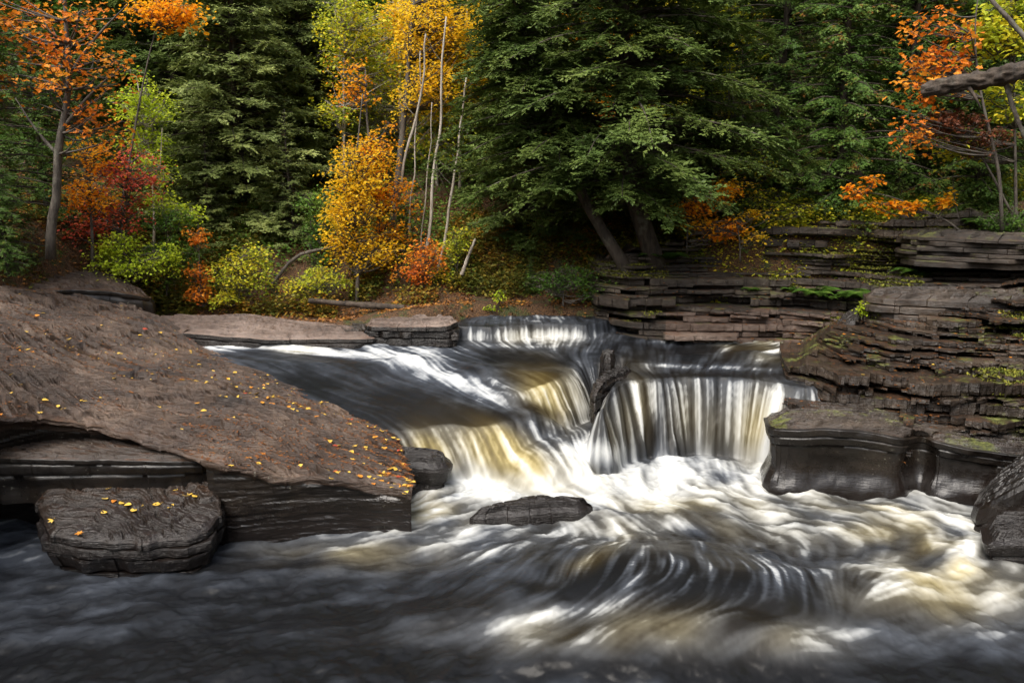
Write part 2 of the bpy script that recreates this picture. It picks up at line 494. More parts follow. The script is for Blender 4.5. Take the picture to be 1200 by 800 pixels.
# upper right
put(.14, 840, 412, 150, 12, 2); put(.5, 830, 430, 100, 2.5, 2); put(.55, 830, 401, 90, 2.5, 1); put(.6, 905, 412, 40, 8, -20); put(.13, 830, 440, 120, 4, 0); put(.5, 840, 414, 25, 5, -30)
put(.5, 610, 374, 80, 4, 0)
curt = sstep(.8, 1.7, SL) * (WH > .02)
foam = foam * (1 - curt) + .47 * curt
msk = np.maximum(sstep(.45, .75, SL), sstep(.42, .30, WH))
put(.64, 590, 528, 120, 36, 25); put(.62, 640, 460, 38, 26, 35); put(.56, 735, 490, 28, 42, 20)
put(.40, 850, 520, 40, 30, 0); put(-.1, 764, 512, 9, 42, 12, 1.5); put(.66, 690, 478, 22, 20, 20); put(.6, 900, 490, 40, 45, 0); put(.6, 790, 480, 30, 30, 10); put(.95, 700, 530, 60, 14, 10); put(.30, 835, 505, 10, 40, 0)
msk = 1.0
put(.12, 730, 425, 18, 12, 0); put(.74, 620, 394, 85, 8, 0, 1.5); put(.4, 610, 376, 70, 3, 0); put(.10, 600, 425, 60, 8, 10); put(.1, 540, 487, 90, 6, 0); put(.12, 625, 478, 22, 6, 20); put(.6, 676, 440, 14, 22, 10)
amber = np.zeros_like(foam)
for a, *q in [(1, 590, 528, 90, 30, 20, 1.5), (.95, 500, 532, 50, 28, 0), (1, 645, 464, 42, 30, 35), (.9, 735, 485, 30, 45, 18), (.4, 800, 490, 30, 40, 0), (.55, 890, 500, 70, 40, 0), (.6, 640, 560, 120, 24, 8), (.3, 820, 600, 260, 50, 0), (.45, 780, 590, 130, 18, 5), (.5, 1050, 620, 120, 50, 15), (.45, 420, 650, 120, 16, 0),
              (.35, 620, 395, 60, 12, 0), (.6, 1100, 690, 100, 40, 0), (.5, 700, 650, 60, 12, -30), (.35, 350, 409, 30, 6, 0), (.4, 780, 740, 200, 30, 0), (.4, 900, 405, 60, 20, 0), (.45, 500, 600, 80, 30, 0), (.7, 1125, 670, 30, 25, 0)]:
    amber = np.maximum(amber, a * blob(*q))
lp = sstep(.32, .1, WH)
brk = fbm(WX * 7, WY * 9, 61, 4, .6)
lic = L1 * (.55 - .25 * lp) + L2 * .55 + L3 * (.2 + .3 * lp) + brk * 1.1 * (1 - curt)
lic = lic / lic.std()
big = fbm(WX * 2.2, WY * 2.2, 41, 3)
foam = np.where(WH < .34, foam * (1 - .14 * sstep(620, 660, PYw)), foam)
band = .085 + .13 * curt + .07 * sstep(.25, .6, foam)
hb = blob(800, 668, 190, 52, 4, 1.5)
lic = lic * (1 - hb) + (L1 * .85 + L2 * .55 + brk * .35) * hb
band = band + .11 * hb
FO = sstep(-.62, .62, (foam - .5) * 1.55 + lic * band + big * .10 * (1 - curt))
FO = FO * (1 - lp * .8) + blur(FO, 1.6) * lp * .8
FO = np.clip(FO * (.90 + .07 * lic), 0, 1)
AM = np.clip(amber * (.75 + .25 * L3) + .03, 0, 1)
# relief
turb = sstep(.3, .8, foam) * (1 - curt)
lowpool = sstep(.3, .1, WH)
amp = .003 + .020 * curt + .010 * turb + .004 * lowpool
DH = (L1 * .15 * (1 - lp) + L2 * .45 + L3 * .4) * amp + big * (.015 + .05 * lowpool * turb + .03 * lowpool) + fbm(WX * .9, WY * 1.5, 77, 2) * .05 * lowpool + brk * (.010 * turb + .012 * lowpool) + fbm(WX * 3.3, WY * 4.6, 78, 4) * .030 * lowpool
nxv = -gxx / np.sqrt(1 + SL ** 2); nyv = -gyy / np.sqrt(1 + SL ** 2); nzv = 1 / np.sqrt(1 + SL ** 2)
VX = WX + nxv * DH; VY = WY + nyv * DH; VZ = WH + nzv * DH


def water_mat():
    k = NT('river_water')
    fo = k.attr('foam'); am = k.attr('amber')
    dark = k.mix(am, rgb(.005, .006, .008), rgb(.06, .042, .014))
    white = k.mix(am, rgb(.46, .485, .51), rgb(.52, .445, .235))
    white = k.mix(k.math('POWER', fo, 5.0), white, rgb(.58, .585, .57))
    mid = k.mix(am, rgb(.050, .060, .080), rgb(.23, .185, .075))
    c = k.mix(k.rng(fo, 0, .5), dark, mid)
    c = k.mix(k.rng(fo, .42, 1.0), c, white)
    nb = k.noise(60, 3, .6, k.pos())
    nr = k.bump(nb, .08, .01)
    b = k.pbr(c, k.rng(fo, 0, .8, .32, .85), nr, IOR=1.33)
    b.inputs['Specular IOR Level'].default_value = .28
    return k.done(b)


M_WATER = water_mat()
wme = mesh_from('river', np.stack([VX, VY, VZ], -1).reshape(-1, 3), grid_quads(m_, n_), None, M_WATER, True, {'foam': FO, 'amber': AM})
tag(link('river_water', wme), kind='structure')
# the same pool going on behind and beside the camera
gx2 = np.linspace(-9.5, 9, 120); gy2 = np.linspace(-14, 4.25, 120); X2, Y2 = np.meshgrid(gx2, gy2)
Z2 = fbm(X2 * .9, Y2 * 1.2, 5, 4) * .05 - .01
tag(link('river_water_downstream', mesh_from('river_downstream', np.stack([X2, Y2, Z2], -1).reshape(-1, 3), grid_quads(120, 120), None, M_WATER, True,
    {'foam': np.clip(.2 + fbm(X2, Y2, 9) * .3, 0, 1), 'amber': X2 * 0 + .2})), kind='structure')


def water_z(x, y):
    j = int(np.clip((x - GX[0]) / CS, 0, n_ - 1)); i = int(np.clip((y - GY[0]) / CS, 0, m_ - 1))
    return WH[i, j]

# ================================================================== ROCKS
M_SHELF = rock_mat('shale_shelf', (.026, .015, .010), (.070, .043, .029), (.155, .104, .073), rough=(.3, .62), litter=.75, wet=.3, band=6)
M_BANK = rock_mat('shale_bank', (.014, .0095, .0065), (.038, .026, .018), (.10, .073, .052), rough=(.22, .6), moss=.15, wet=.5, litter=.35)
M_CLIFF = rock_mat('shale_cliff', (.014, .010, .007), (.042, .030, .021), (.115, .088, .063), rough=(.5, .85), moss=.25, litter=.35, wet=0)
M_WETR = rock_mat('wet_shale', (.006, .005, .004), (.016, .012, .010), (.042, .032, .025), rough=(.16, .5), wet=.45, band=5)
M_BLOCK = rock_mat('carved_shale', (.005, .0035, .0028), (.011, .008, .006), (.032, .023, .016), rough=(.22, .5), smoothface=True, wet=.12, band=4)  # wet smooth faces; base colour also darkened to stand in for shade
M_LEDGE = rock_mat('damp_ledge', (.022, .014, .010), (.048, .033, .024), (.10, .072, .053), rough=(.25, .6), litter=.6, wet=.45, band=6)
M_FLAT = rock_mat('pale_sandstone', (.07, .044, .032), (.155, .108, .084), (.26, .195, .16), rough=(.3, .6), wet=0, litter=.7)


M_PINK = rock_mat('reddish_sandstone', (.055, .034, .024), (.12, .08, .06), (.20, .145, .115), rough=(.5, .8), moss=.1, litter=.5)


def rbf(pts):
    p = np.array(pts, float); n = len(p)
    d = np.linalg.norm(p[:, None, :2] - p[None, :, :2], axis=2)
    A = np.zeros((n + 3, n + 3)); A[:n, :n] = d; A[:n, n] = 1; A[n, :n] = 1; A[:n, n + 1:] = p[:, :2]; A[n + 1:, :n] = p[:, :2].T
    A[:n, :n] += np.eye(n) * .02
    A[:n, :n] -= np.eye(n) * .02; A[:n, :n] = np.sqrt(A[:n, :n] ** 2 + .35 ** 2)
    w = np.linalg.solve(A, np.r_[p[:, 2], 0, 0, 0])
    def f(X, Y):
        s = w[n] + w[n + 1] * X + w[n + 2] * Y
        for i in range(n): s = s + w[i] * np.sqrt((X - p[i, 0]) ** 2 + (Y - p[i, 1]) ** 2 + .35 ** 2)
        return s
    return f


def P3(px, py, z): return (*P(px, py, z), z)


def flakes(X, Y, step, seed, amp=1.0):
    """thin scalloped beds: terraces whose edges follow a noisy field"""
    n = .17 * Y + .035 * X + .05 * fbm(X * .7, Y * .9, seed, 2, .5) + .020 * np.abs(fbm(X * 2.6, Y * 2.9, seed + 9, 3, .5)) + .0022 * fbm(X * 14, Y * 14, seed + 5, 2)
    q = n / step
    fl = np.floor(q); fr = q - fl
    hv = .5 + 1.0 * _h(fl, fl * 0 + 7, seed)
    t = ((sstep(.0, .12, fr) - fr) * hv * 1.1 - .85 * sstep(.80, .95, fr) * hv) * step
    q2 = n * 3.1 / step + fbm(X * 5, Y * 5, seed + 21, 3) * 1.2; f2 = q2 - np.floor(q2)
    t = t + ((sstep(0, .2, f2) - f2) * .3 - .12 * sstep(.75, .95, f2)) * step
    return t * (1 + amp)


# ---- the big shelf on the left: top grid + undercut front
shelf_pts = [P3(0, 345, 2.1), P3(110, 350, 1.85), P3(200, 385, 1.42), P3(222, 410, 1.26), P3(0, 420, 1.75), P3(120, 440, 1.35), P3(0, 490, 1.40), P3(100, 500, 1.17), P3(200, 522, 1.0),
             P3(260, 545, .86), P3(340, 555, .70), P3(420, 570, .55), P3(482, 578, .43), P3(460, 560, .44), P3(415, 530, .57), P3(430, 505, .63), P3(370, 475, .78), P3(300, 445, 1.0), P3(260, 430, 1.12),
             P3(250, 480, 1.1), P3(330, 515, .82), P3(-200, 345, 2.5), P3(-200, 490, 1.8), P3(-100, 560, 1.45),
             P3(465, 500, .36), P3(400, 470, .55), P3(330, 440, .72), P3(260, 415, .95), P3(250, 400, 1.05)]
ZS = rbf(shelf_pts)
front = np.array([P(-260, 545, 1.6), P(-120, 510, 1.55), P(-20, 492, 1.42), P(60, 490, 1.27), P(120, 500, 1.14), P(180, 517, 1.03), P(225, 536, .92), P(260, 546, .86), P(330, 556, .71), P(400, 566, .58), P(450, 576, .48), P(482, 582, .42)])
back = np.array([P(-260, 330, 2.6), P(-120, 332, 2.4), P(-10, 336, 2.2), P(60, 341, 2.0), P(130, 350, 1.8), P(178, 371, 1.5), P(225, 395, 1.2), P(262, 413, 1.0), P(340, 445, .72), P(405, 474, .55), P(455, 500, .40), P(488, 572, .38)])
NU, NV = 1100, 520
fr_ = resample(chaikin(front, 2, False), NU, False); bk_ = resample(chaikin(back, 2, False), NU, False)
uu = np.linspace(0, 1, NU)
jx = fbm(uu * 18, uu * 0, 51, 3, .5) * .07
fr_[:, 1] += jx; 
v = np.linspace(0, 1, NV)[:, None]
TX = bk_[None, :, 0] * (1 - v) + fr_[None, :, 0] * v; TY = bk_[None, :, 1] * (1 - v) + fr_[None, :, 1] * v
TZ0 = ZS(TX, TY)
TZ = TZ0 + flakes(TX, TY, .038, 60, .45) * (1 - .85 * sstep(.965, .995, v)) + fbm(TX * .8, TY * .8, 66, 3) * .05 + fbm(TX * 2.2, TY * 2.2, 67, 3) * .05
# a few longer broken ledges across the shelf
for (pa, pb, hgt, sd_) in [((0, 440, 1.65), (250, 470, 1.1), .05, 4), ((230, 500, 1.0), (430, 550, .55), .035, 5), ((-50, 465, 1.6), (160, 485, 1.2), .05, 6), ((60, 378, 1.9), (215, 400, 1.3), .05, 7), ((0, 362, 2.0), (160, 362, 1.7), .07, 1), ((0, 395, 1.9), (130, 405, 1.5), .035, 2), ((150, 455, 1.25), (330, 520, .8), .03, 3)]:
    a = np.array(P(*pa)); b = np.array(P(*pb)); e = b - a; L = np.linalg.norm(e); e /= L
    s = (TX - a[0]) * e[0] + (TY - a[1]) * e[1]; o = -(TX - a[0]) * e[1] + (TY - a[1]) * e[0] + fbm(TX * 2.3, TY * 2.3, 70 + sd_, 4) * .25
    fade = sstep(-.5, .2, s) * sstep(L + .6, L - .3, s)
    TZ += hgt * sstep(-.02, .02, o) * sstep(1.4, .1, o) * fade
ztop = TZ[-1]
# skirt: rows (t, height fraction from the edge down to -.2, set-back)
NR = 70
t = np.linspace(0, 1, NR + 1)[1:, None]
pxs = project(fr_[:, 0], fr_[:, 1], ztop)[0][None]
# outward is roughly toward the camera
nrm = np.stack([np.gradient(fr_[:, 1]), -np.gradient(fr_[:, 0])], 1); nrm /= np.linalg.norm(nrm, axis=1)[:, None]
nrm = np.stack([blur(np.tile(nrm[:, i], (4, 1)), 12)[0] for i in (0, 1)], 1)
zz = ztop[None] * (1 - t) + (-.25) * t
drop = ztop[None] - zz
lipth = .05 + .05 * vnoise(uu * 25, uu * 0, 53)[None]
hollow = np.where(pxs > 235, .04 + .04 * drop, .16 + .12 * sstep(.05, .5, drop)) + .8 * sstep(60, 30, pxs) * sstep(.45, .6, drop)
sb = hollow * sstep(lipth * .6, lipth * 1.6, drop)
sb = np.where(pxs > 440, sb * np.clip((500 - pxs) / 60, .15, 1), sb)
sb = sb + .012 * fbm(uu[None] * 20 + 0 * t, zz * 22, 57, 3) + (cell(zz * 18 + fbm(uu[None] * 5 + 0 * t, 0 * t + 0 * uu[None], 3) * 1.2, 5)) * .035 * np.where(pxs < 235, 1, .35)
jl = jx[None] * (1 - sstep(.03, .12, drop))
SX = fr_[None, :, 0] - nrm[None, :, 0] * sb; SY = (fr_[:, 1] - jx)[None] + jl - nrm[None, :, 1] * sb
ALLX = np.vstack([TX, SX]); ALLY = np.vstack([TY, SY]); ALLZ = np.vstack([TZ, zz])
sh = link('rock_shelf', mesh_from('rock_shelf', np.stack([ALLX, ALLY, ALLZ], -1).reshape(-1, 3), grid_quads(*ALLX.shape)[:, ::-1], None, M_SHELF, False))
sh.data.materials.append(M_BLOCK)  # front wall takes the darker tone, shade put into its colour
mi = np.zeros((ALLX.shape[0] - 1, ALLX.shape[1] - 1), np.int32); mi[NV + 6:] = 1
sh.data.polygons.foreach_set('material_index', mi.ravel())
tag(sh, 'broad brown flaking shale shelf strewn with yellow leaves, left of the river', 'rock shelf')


# ---- closed layered rocks from a plan outline
def ring_rock(name, outline, z0, ztopf, layers, mat, label, cat='rock', inset=None, jit=.02, seed=0, n=420, flake=.02, topn=46, rough=.03, chaik=2, group=None, face=None, nz_amp=.012, top_amp=.3, rows=7):
    """outline: plan points; ztopf(x,y): top; layers: heights of bed joints; inset(z, angle_index)->set-back"""
    oc = chaikin(outline, chaik) if chaik else np.array(outline, float)
    o = resample(oc, n)
    area = np.sum(o[:, 0] * np.roll(o[:, 1], -1) - np.roll(o[:, 0], -1) * o[:, 1])
    if area < 0: o = o[::-1]
    c = o.mean(0)
    tg = np.roll(o, -1, 0) - np.roll(o, 1, 0); tg /= np.linalg.norm(tg, axis=1)[:, None]
    nr = np.stack([tg[:, 1], -tg[:, 0]], 1)
    rows_ = []
    zt = ztopf(o[:, 0], o[:, 1])
    zs = [z0] + sorted(layers)
    def ring(off, z):
        q = o + nr * np.asarray(off)[:, None] if np.ndim(off) else o + nr * off
        rows_.append(np.stack([q[:, 0], q[:, 1], z * np.ones(n)], 1))
    L = len(zs)
    for k in range(L):
        f0 = k / L; f1 = (k + 1) / L
        za = z0 + (zt - z0) * ((zs[k] - z0) / (1 - z0) if False else zs[k]) if k else z0 * np.ones(n)
        zb = (z0 + (zt - z0) * zs[k + 1]) if k + 1 < L else zt
        off = (vnoise(np.arange(n) * .05 + 31 * k, np.zeros(n), seed + k) - .5) * jit * 2 + (cell(np.arange(n) / n * (9 + 3 * k) + .3 * k, seed + 5 * k)) * jit * .8
        for r, tt in enumerate(np.linspace(0, 1, rows)):
            z = za * (1 - tt) + zb * tt
            crev = -jit * 1.1 * (1 - sstep(0, .18, tt)) if k else 0
            rnd = -rough * sstep(.75, 1, tt) ** 2 if k == L - 1 else -rough * .3 * sstep(.85, 1, tt)
            io = inset(z, o) if inset is not None else 0
            nz = fbm(np.cumsum(np.ones(n)) * .06, z * 9, seed + 3, 4) * nz_amp
            ring(off + crev + rnd + io + nz, z)
        if k + 1 < L: pass
    last = rows_[-1]
    cen = last[:, :2].mean(0)
    for s in np.linspace(0, 1, topn)[1:]:
        s2 = s
        q = last[:, :2] * (1 - s2) + cen * s2
        z = ztopf(q[:, 0], q[:, 1]) + (flakes(q[:, 0], q[:, 1], flake, seed + 40, top_amp) + rough * .8 * sstep(0, .1, s)) * sstep(0, .06, s)
        rows_.append(np.stack([q[:, 0], q[:, 1], z], 1))
    V = np.array(rows_)
    me = mesh_from(name, V.reshape(-1, 3), grid_quads(len(V), n, True), None, mat, False)
    ob = link(name, me)
    if face is not None:
        me.materials.append(face)
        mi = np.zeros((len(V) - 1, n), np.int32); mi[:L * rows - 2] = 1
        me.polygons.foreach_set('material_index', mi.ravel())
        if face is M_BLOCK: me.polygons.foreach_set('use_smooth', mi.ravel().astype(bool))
    return tag(ob, label, cat, group)


def plane3(a, b, c):
    A = np.array([[*a[:2], 1], [*b[:2], 1], [*c[:2], 1]]); s = np.linalg.solve(A, [a[2], b[2], c[2]])
    return lambda x, y: s[0] * x + s[1] * y + s[2]


# lower ledge under the shelf, with leaves on it
ztL = plane3(P3(60, 612, .47), P3(240, 606, .43), P3(150, 580, .555))
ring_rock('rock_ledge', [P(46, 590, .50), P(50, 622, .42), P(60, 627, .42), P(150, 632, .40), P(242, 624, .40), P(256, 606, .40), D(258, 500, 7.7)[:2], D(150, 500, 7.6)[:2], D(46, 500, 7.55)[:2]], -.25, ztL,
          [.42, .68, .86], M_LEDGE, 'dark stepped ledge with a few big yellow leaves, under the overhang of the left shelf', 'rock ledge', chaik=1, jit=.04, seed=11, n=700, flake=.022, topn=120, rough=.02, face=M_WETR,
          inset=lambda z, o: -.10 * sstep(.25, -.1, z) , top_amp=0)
# carved wall behind that ledge
ztW = rbf([(*D(px, 500, d)[:2], z) for px, d, z in [(-60, 7.15, 1.0), (60, 7.2, .97), (140, 7.28, .93), (220, 7.4, .87), (262, 7.6, .82), (-60, 8, 1.0), (60, 8, .97), (160, 8, .88), (262, 8, .76)]])
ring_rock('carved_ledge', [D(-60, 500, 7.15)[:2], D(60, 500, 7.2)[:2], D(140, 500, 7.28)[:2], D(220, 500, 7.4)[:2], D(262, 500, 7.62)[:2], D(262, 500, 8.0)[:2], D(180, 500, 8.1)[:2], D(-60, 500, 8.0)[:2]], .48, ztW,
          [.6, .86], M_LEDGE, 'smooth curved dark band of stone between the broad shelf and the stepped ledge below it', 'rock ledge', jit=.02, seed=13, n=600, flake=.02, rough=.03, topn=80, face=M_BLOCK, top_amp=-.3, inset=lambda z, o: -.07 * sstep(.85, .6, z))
# black boulder at the tip, left of the falls
ring_rock('boulder', [D(420, 500, 8.8)[:2], D(470, 500, 8.66)[:2], D(520, 500, 8.68)[:2], D(533, 500, 8.85)[:2], D(522, 500, 9.1)[:2], D(430, 500, 9.15)[:2]], -.2, lambda x, y: .40 - .08 * (x + 1.3) + .05 * (y - 8.8),
          [.5], M_WETR, 'glossy black rock beside the foot of the yellow falls', 'rock', jit=.02, seed=17, rough=.07, n=300, flake=.015, inset=lambda z, o: -.10 * sstep(.3, 0, z))
# rock awash in the middle of the pool
ring_rock('boulder', [P(548, 604, .1), P(560, 618, .02), P(620, 613, .04), P(690, 606, .06), P(700, 592, .12), P(640, 584, .18), P(590, 592, .15)], -.3,
          lambda x, y: .18 + 0 * x - .4 * ((x - P(630, 598, .15)[0]) * .42) ** 2 + .12 * (y - P(630, 598, .15)[1]), [.5], M_WETR, 'low wet black rock breaking the foam in mid pool', 'rock', jit=.035, seed=19, rough=.06, n=340, flake=.015, top_amp=-.5)
# dark rock between the two falls
ring_rock('boulder', [P(697, 472, .92), P(703, 455, 1.02), P(716, 445, 1.07), P(738, 436, 1.10), P(742, 430, 1.11), P(718, 431, 1.11), P(699, 440, 1.09), P(692, 455, 1.0)], .2,
          lambda x, y: 1.10 + .10 * (y - 10.7), [.4, .7, .88], M_WETR, 'dark wet rock standing between the middle falls and the right curtain', 'rock', jit=.03, seed=23, rough=.04, n=300, flake=.02, nz_amp=.03)
# square block under the white curtain
ring_rock('boulder', [P(703, 420, 1.22), P(720, 420, 1.22), P(722, 411, 1.25), P(704, 411, 1.25)], .7, lambda x, y: 1.245 + 0 * x, [.5], M_WETR, 'small square black rock in the stream above the middle falls', 'rock', seed=29, n=160, rough=.02, chaik=1, jit=.015)
# far cascade side rock
ring_rock('boulder', [P(470, 398, 1.25), P(480, 403, 1.2), P(534, 400, 1.25), P(538, 384, 1.5), P(520, 378, 1.56), P(480, 386, 1.45)], 1.0, lambda x, y: 1.42 + .12 * (y - 12) + .1 * (x + 1), [.4, .7], M_WETR,
          'broken dark rock at the left end of the far cascade', 'rock', seed=31, n=260, jit=.04, rough=.05)
ring_rock('boulder', [P(445, 402, 1.2), P(452, 404, 1.2), P(470, 402, 1.2), P(468, 396, 1.27), P(450, 396, 1.27)], 1.0, lambda x, y: 1.30 + 0 * x, [.5], M_BANK, 'small brown rock poking out of the water before the far cascade', 'rock', seed=37, n=120, jit=.03, rough=.06, topn=14)
# flat pale slabs on the far side
ring_rock('rock_slab', [P(170, 376, 1.45), P(200, 390, 1.36), P(255, 398, 1.3), P(330, 402, 1.27), P(432, 400, 1.27), P(445, 396, 1.3), P(400, 385, 1.42), P(433, 372, 1.55), P(300, 360, 1.62), P(200, 362, 1.6)], 1.0,
          lambda x, y: 1.36 + .075 * (y - 12.2) - .02 * (x + 3), [.45, .75], M_FLAT, 'wide flat pinkish slab lying at the far water edge', 'rock slab', seed=41, n=700, jit=.05, rough=.03, flake=.03, topn=110, face=M_WETR)
ring_rock('rock_slab', [P(425, 376, 1.55), P(440, 382, 1.5), P(520, 383, 1.52), P(530, 378, 1.57), P(540, 370, 1.63), P(515, 364, 1.68), P(440, 366, 1.66)], 1.2,
          lambda x, y: 1.52 + .06 * (y - 12.2) + .05 * (x + 2), [.35, .7], M_FLAT, 'thin reddish slab above the left end of the far cascade', 'rock slab', seed=43, n=400, jit=.04, rough=.03, flake=.03, topn=60, face=M_WETR)
for i_, (px, py, w_, lb) in enumerate([(400, 391, 30, 'longest of the thin flat stones awash beside the pale slab'), (425, 385, 16, 'rusty little flat stone farthest back in the shallows by the pale slab'), (452, 390, 14, 'small flat stone awash nearest the far cascade')]):
    ring_rock('flat_stone', [P(px - w_, py + 2, 1.3), P(px, py + 4, 1.3), P(px + w_, py + 2, 1.3), P(px + w_ * .8, py - 3, 1.3), P(px - w_ * .7, py - 3, 1.3)], 1.1, lambda x, y: 1.36 + 0 * x, [.5], M_BANK, lb, 'stone', seed=90 + i_, n=140, jit=.03, rough=.03, topn=14)
# step behind the shelf, its shadowed face coloured dark
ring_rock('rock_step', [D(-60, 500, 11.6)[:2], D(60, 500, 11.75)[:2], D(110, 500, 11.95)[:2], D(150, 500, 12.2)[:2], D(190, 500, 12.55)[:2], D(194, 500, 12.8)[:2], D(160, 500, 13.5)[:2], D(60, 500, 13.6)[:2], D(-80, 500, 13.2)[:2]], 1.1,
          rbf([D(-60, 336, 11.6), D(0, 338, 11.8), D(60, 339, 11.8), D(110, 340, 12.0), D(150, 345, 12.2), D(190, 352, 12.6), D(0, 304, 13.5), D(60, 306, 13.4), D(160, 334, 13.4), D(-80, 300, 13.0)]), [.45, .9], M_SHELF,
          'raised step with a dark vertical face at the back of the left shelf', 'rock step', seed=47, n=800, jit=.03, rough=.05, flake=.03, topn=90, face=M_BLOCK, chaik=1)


# ---- fan shaped stacks of beds: the bank and the cliff on the right
STR = {}


def blocky(x, seed):
    """broken bed edge: straight facets between joints"""
    q = x + .35 * (vnoise(x * .7, x * 0, seed + 3) - .5)
    i = np.floor(q); f = q - i
    return (_h(i, i * 0 + 1, seed) - .5) + (f - .5) * (_h(i, i * 0 + 2, seed) - .5) * 1.3


def strata(name, cols, table, thick, mat, label, cat, seed, ncol, jit, tread=6, riser=5, crev=.05, blockf=6.0, face=None, alc=None, palef=None):
    """cols: pixel columns; table: for every column [(z, y)...] the bank's section; beds are cut out of it"""
    pc = np.linspace(cols[0], cols[-1], ncol)
    allz = sorted({z for tb in table for z, _ in tb}); z0, z1 = allz[0], allz[-1]
    zs = [z0]
    r = np.random.default_rng(seed)
    while zs[-1] < z1: zs.append(zs[-1] + thick * min(3.2, math.exp(r.normal(-.15, .65))))
    zs = np.array(zs)
    Dt = np.array([np.interp(zs, [q[0] for q in tb], [q[1] for q in tb]) for tb in table])        # (cols, z)
    Dg = np.array([np.interp(pc, cols, Dt[:, k]) for k in range(len(zs))])                        # (z, ncol)
    cang = (pc - 600) / 915.0
    xs = cang * 10
    rows = []
    zl = np.array([tb[-1][0] for tb in table]); zcap = np.interp(pc, cols, zl) + fbm(pc * .05, pc * 0, seed + 30, 4) * thick * 2
    for k in range(len(zs)):
        over = np.maximum(zs[k] - zcap, 0)
        Dg[k] = Dg[k] + np.minimum(over * 3.0, 1.5)
    tilt = fbm(xs * .25, xs * 0, seed + 1, 2) * .12 + (xs - xs.mean()) * 0
    for k in range(len(zs) - 1):
        j = jit * (.4 + 1.2 * r.random())
        off = fbm(xs * .5 + 13 * k, xs * 0 + k * .6, seed + 2, 3, .5) * j * 1.6 + (blocky(xs * blockf * .35, seed + k) * 1.3 + blocky(xs * blockf, seed + k + 50) * .8 + blocky(xs * blockf * 2.7, seed + k + 90) * .45) * j
        miss = (_h(np.floor(xs * blockf * .6 + .37 * k), xs * 0 + k, seed + 8) < .14) * j * 1.6
        off = off + miss
        if alc is not None: off = off + alc(pc, zs[k])
        y = Dg[k] + off
        hgt = zs[k + 1] - zs[k]
        nzk = fbm(xs * 9, xs * 0 + k * 3.3, seed + 7, 3) * .010 + blocky(xs * blockf, seed + k + 50) * .014
        for q, tt in enumerate(np.linspace(0, 1, riser)):
            yy = y + crev * (_h(np.floor(xs * 3 + k * .7), xs * 0 + k, seed + 4) ** 1.5 * 1.6) * (1 - sstep(0, .25, tt)) * (1 if k else 0) + fbm(xs * 14 + 5 * k, xs * 0 + tt * 2, seed + 8, 3) * .012
            rows.append((yy, zs[k] + hgt * tt + nzk * tt + tilt))
        if k + 2 < len(zs) + 0:
            yn = Dg[k + 1]
            for tt in np.linspace(0, 1, tread + 2)[1:-1]:
                a = y + (yn + crev - y) * tt
                rows.append((a, zs[k + 1] + fbm(xs * 6, a * 6, seed + 9, 3) * .012 + tilt))
    for q in (.5, 2.5): rows.append((rows[-1][0] + q, rows[-1][1] + .02))
    Y = np.array([a for a, _ in rows]); Z = np.array([b for _, b in rows])
    Z = np.where(Z > zcap, zcap + (Z - zcap) * .06, Z)
    # the outcrop's left end turns away from the river
    e0 = np.clip(1 - (pc - pc[0]) / (12 + 0 * pc), 0, 1); Y = Y + (e0 ** 2 * 1.2)[None]
    X = cang[None] * Y
    me = mesh_from(name, np.stack([X, Y, Z], -1).reshape(-1, 3), grid_quads(*Y.shape), None, mat, False)
    STR[name] = (X, Y, Z)
    if palef is not None:
        me.materials.append(palef[0]); me.polygons.foreach_set('material_index', palef[1](pc, Z).astype(np.int32).ravel())
    return tag(link(name, me), label, cat)


strata('stepped_bank', [925, 955, 1000, 1060, 1120, 1200, 1400],
       [[(.3, 10.35), (.85, 10.4), (1.05, 10.5), (1.2, 11.3), (1.22, 12.1)],
        [(.3, 10.0), (.85, 10.05), (1.05, 10.3), (1.2, 11.1), (1.26, 11.7)],
        [(.3, 9.5), (.85, 9.6), (1.1, 9.95), (1.35, 10.7), (1.6, 12.0)],
        [(.3, 9.2), (.85, 9.3), (1.15, 9.75), (1.5, 10.6), (1.9, 11.9)],
        [(.3, 9.0), (.85, 9.1), (1.2, 9.7), (1.6, 10.4), (2.1, 11.6)],
        [(.3, 8.9), (.85, 9.0), (1.3, 9.6), (1.75, 10.2), (2.2, 11.4)],
        [(.3, 8.5), (.85, 8.6), (1.4, 9.2), (1.85, 9.8), (2.3, 11.0)]], .06, M_BANK,
       'low stepped bank of thin wet shale beds with moss, right of the right falls', 'rock bank', 5, 1300, .21, crev=.07, blockf=3.2)
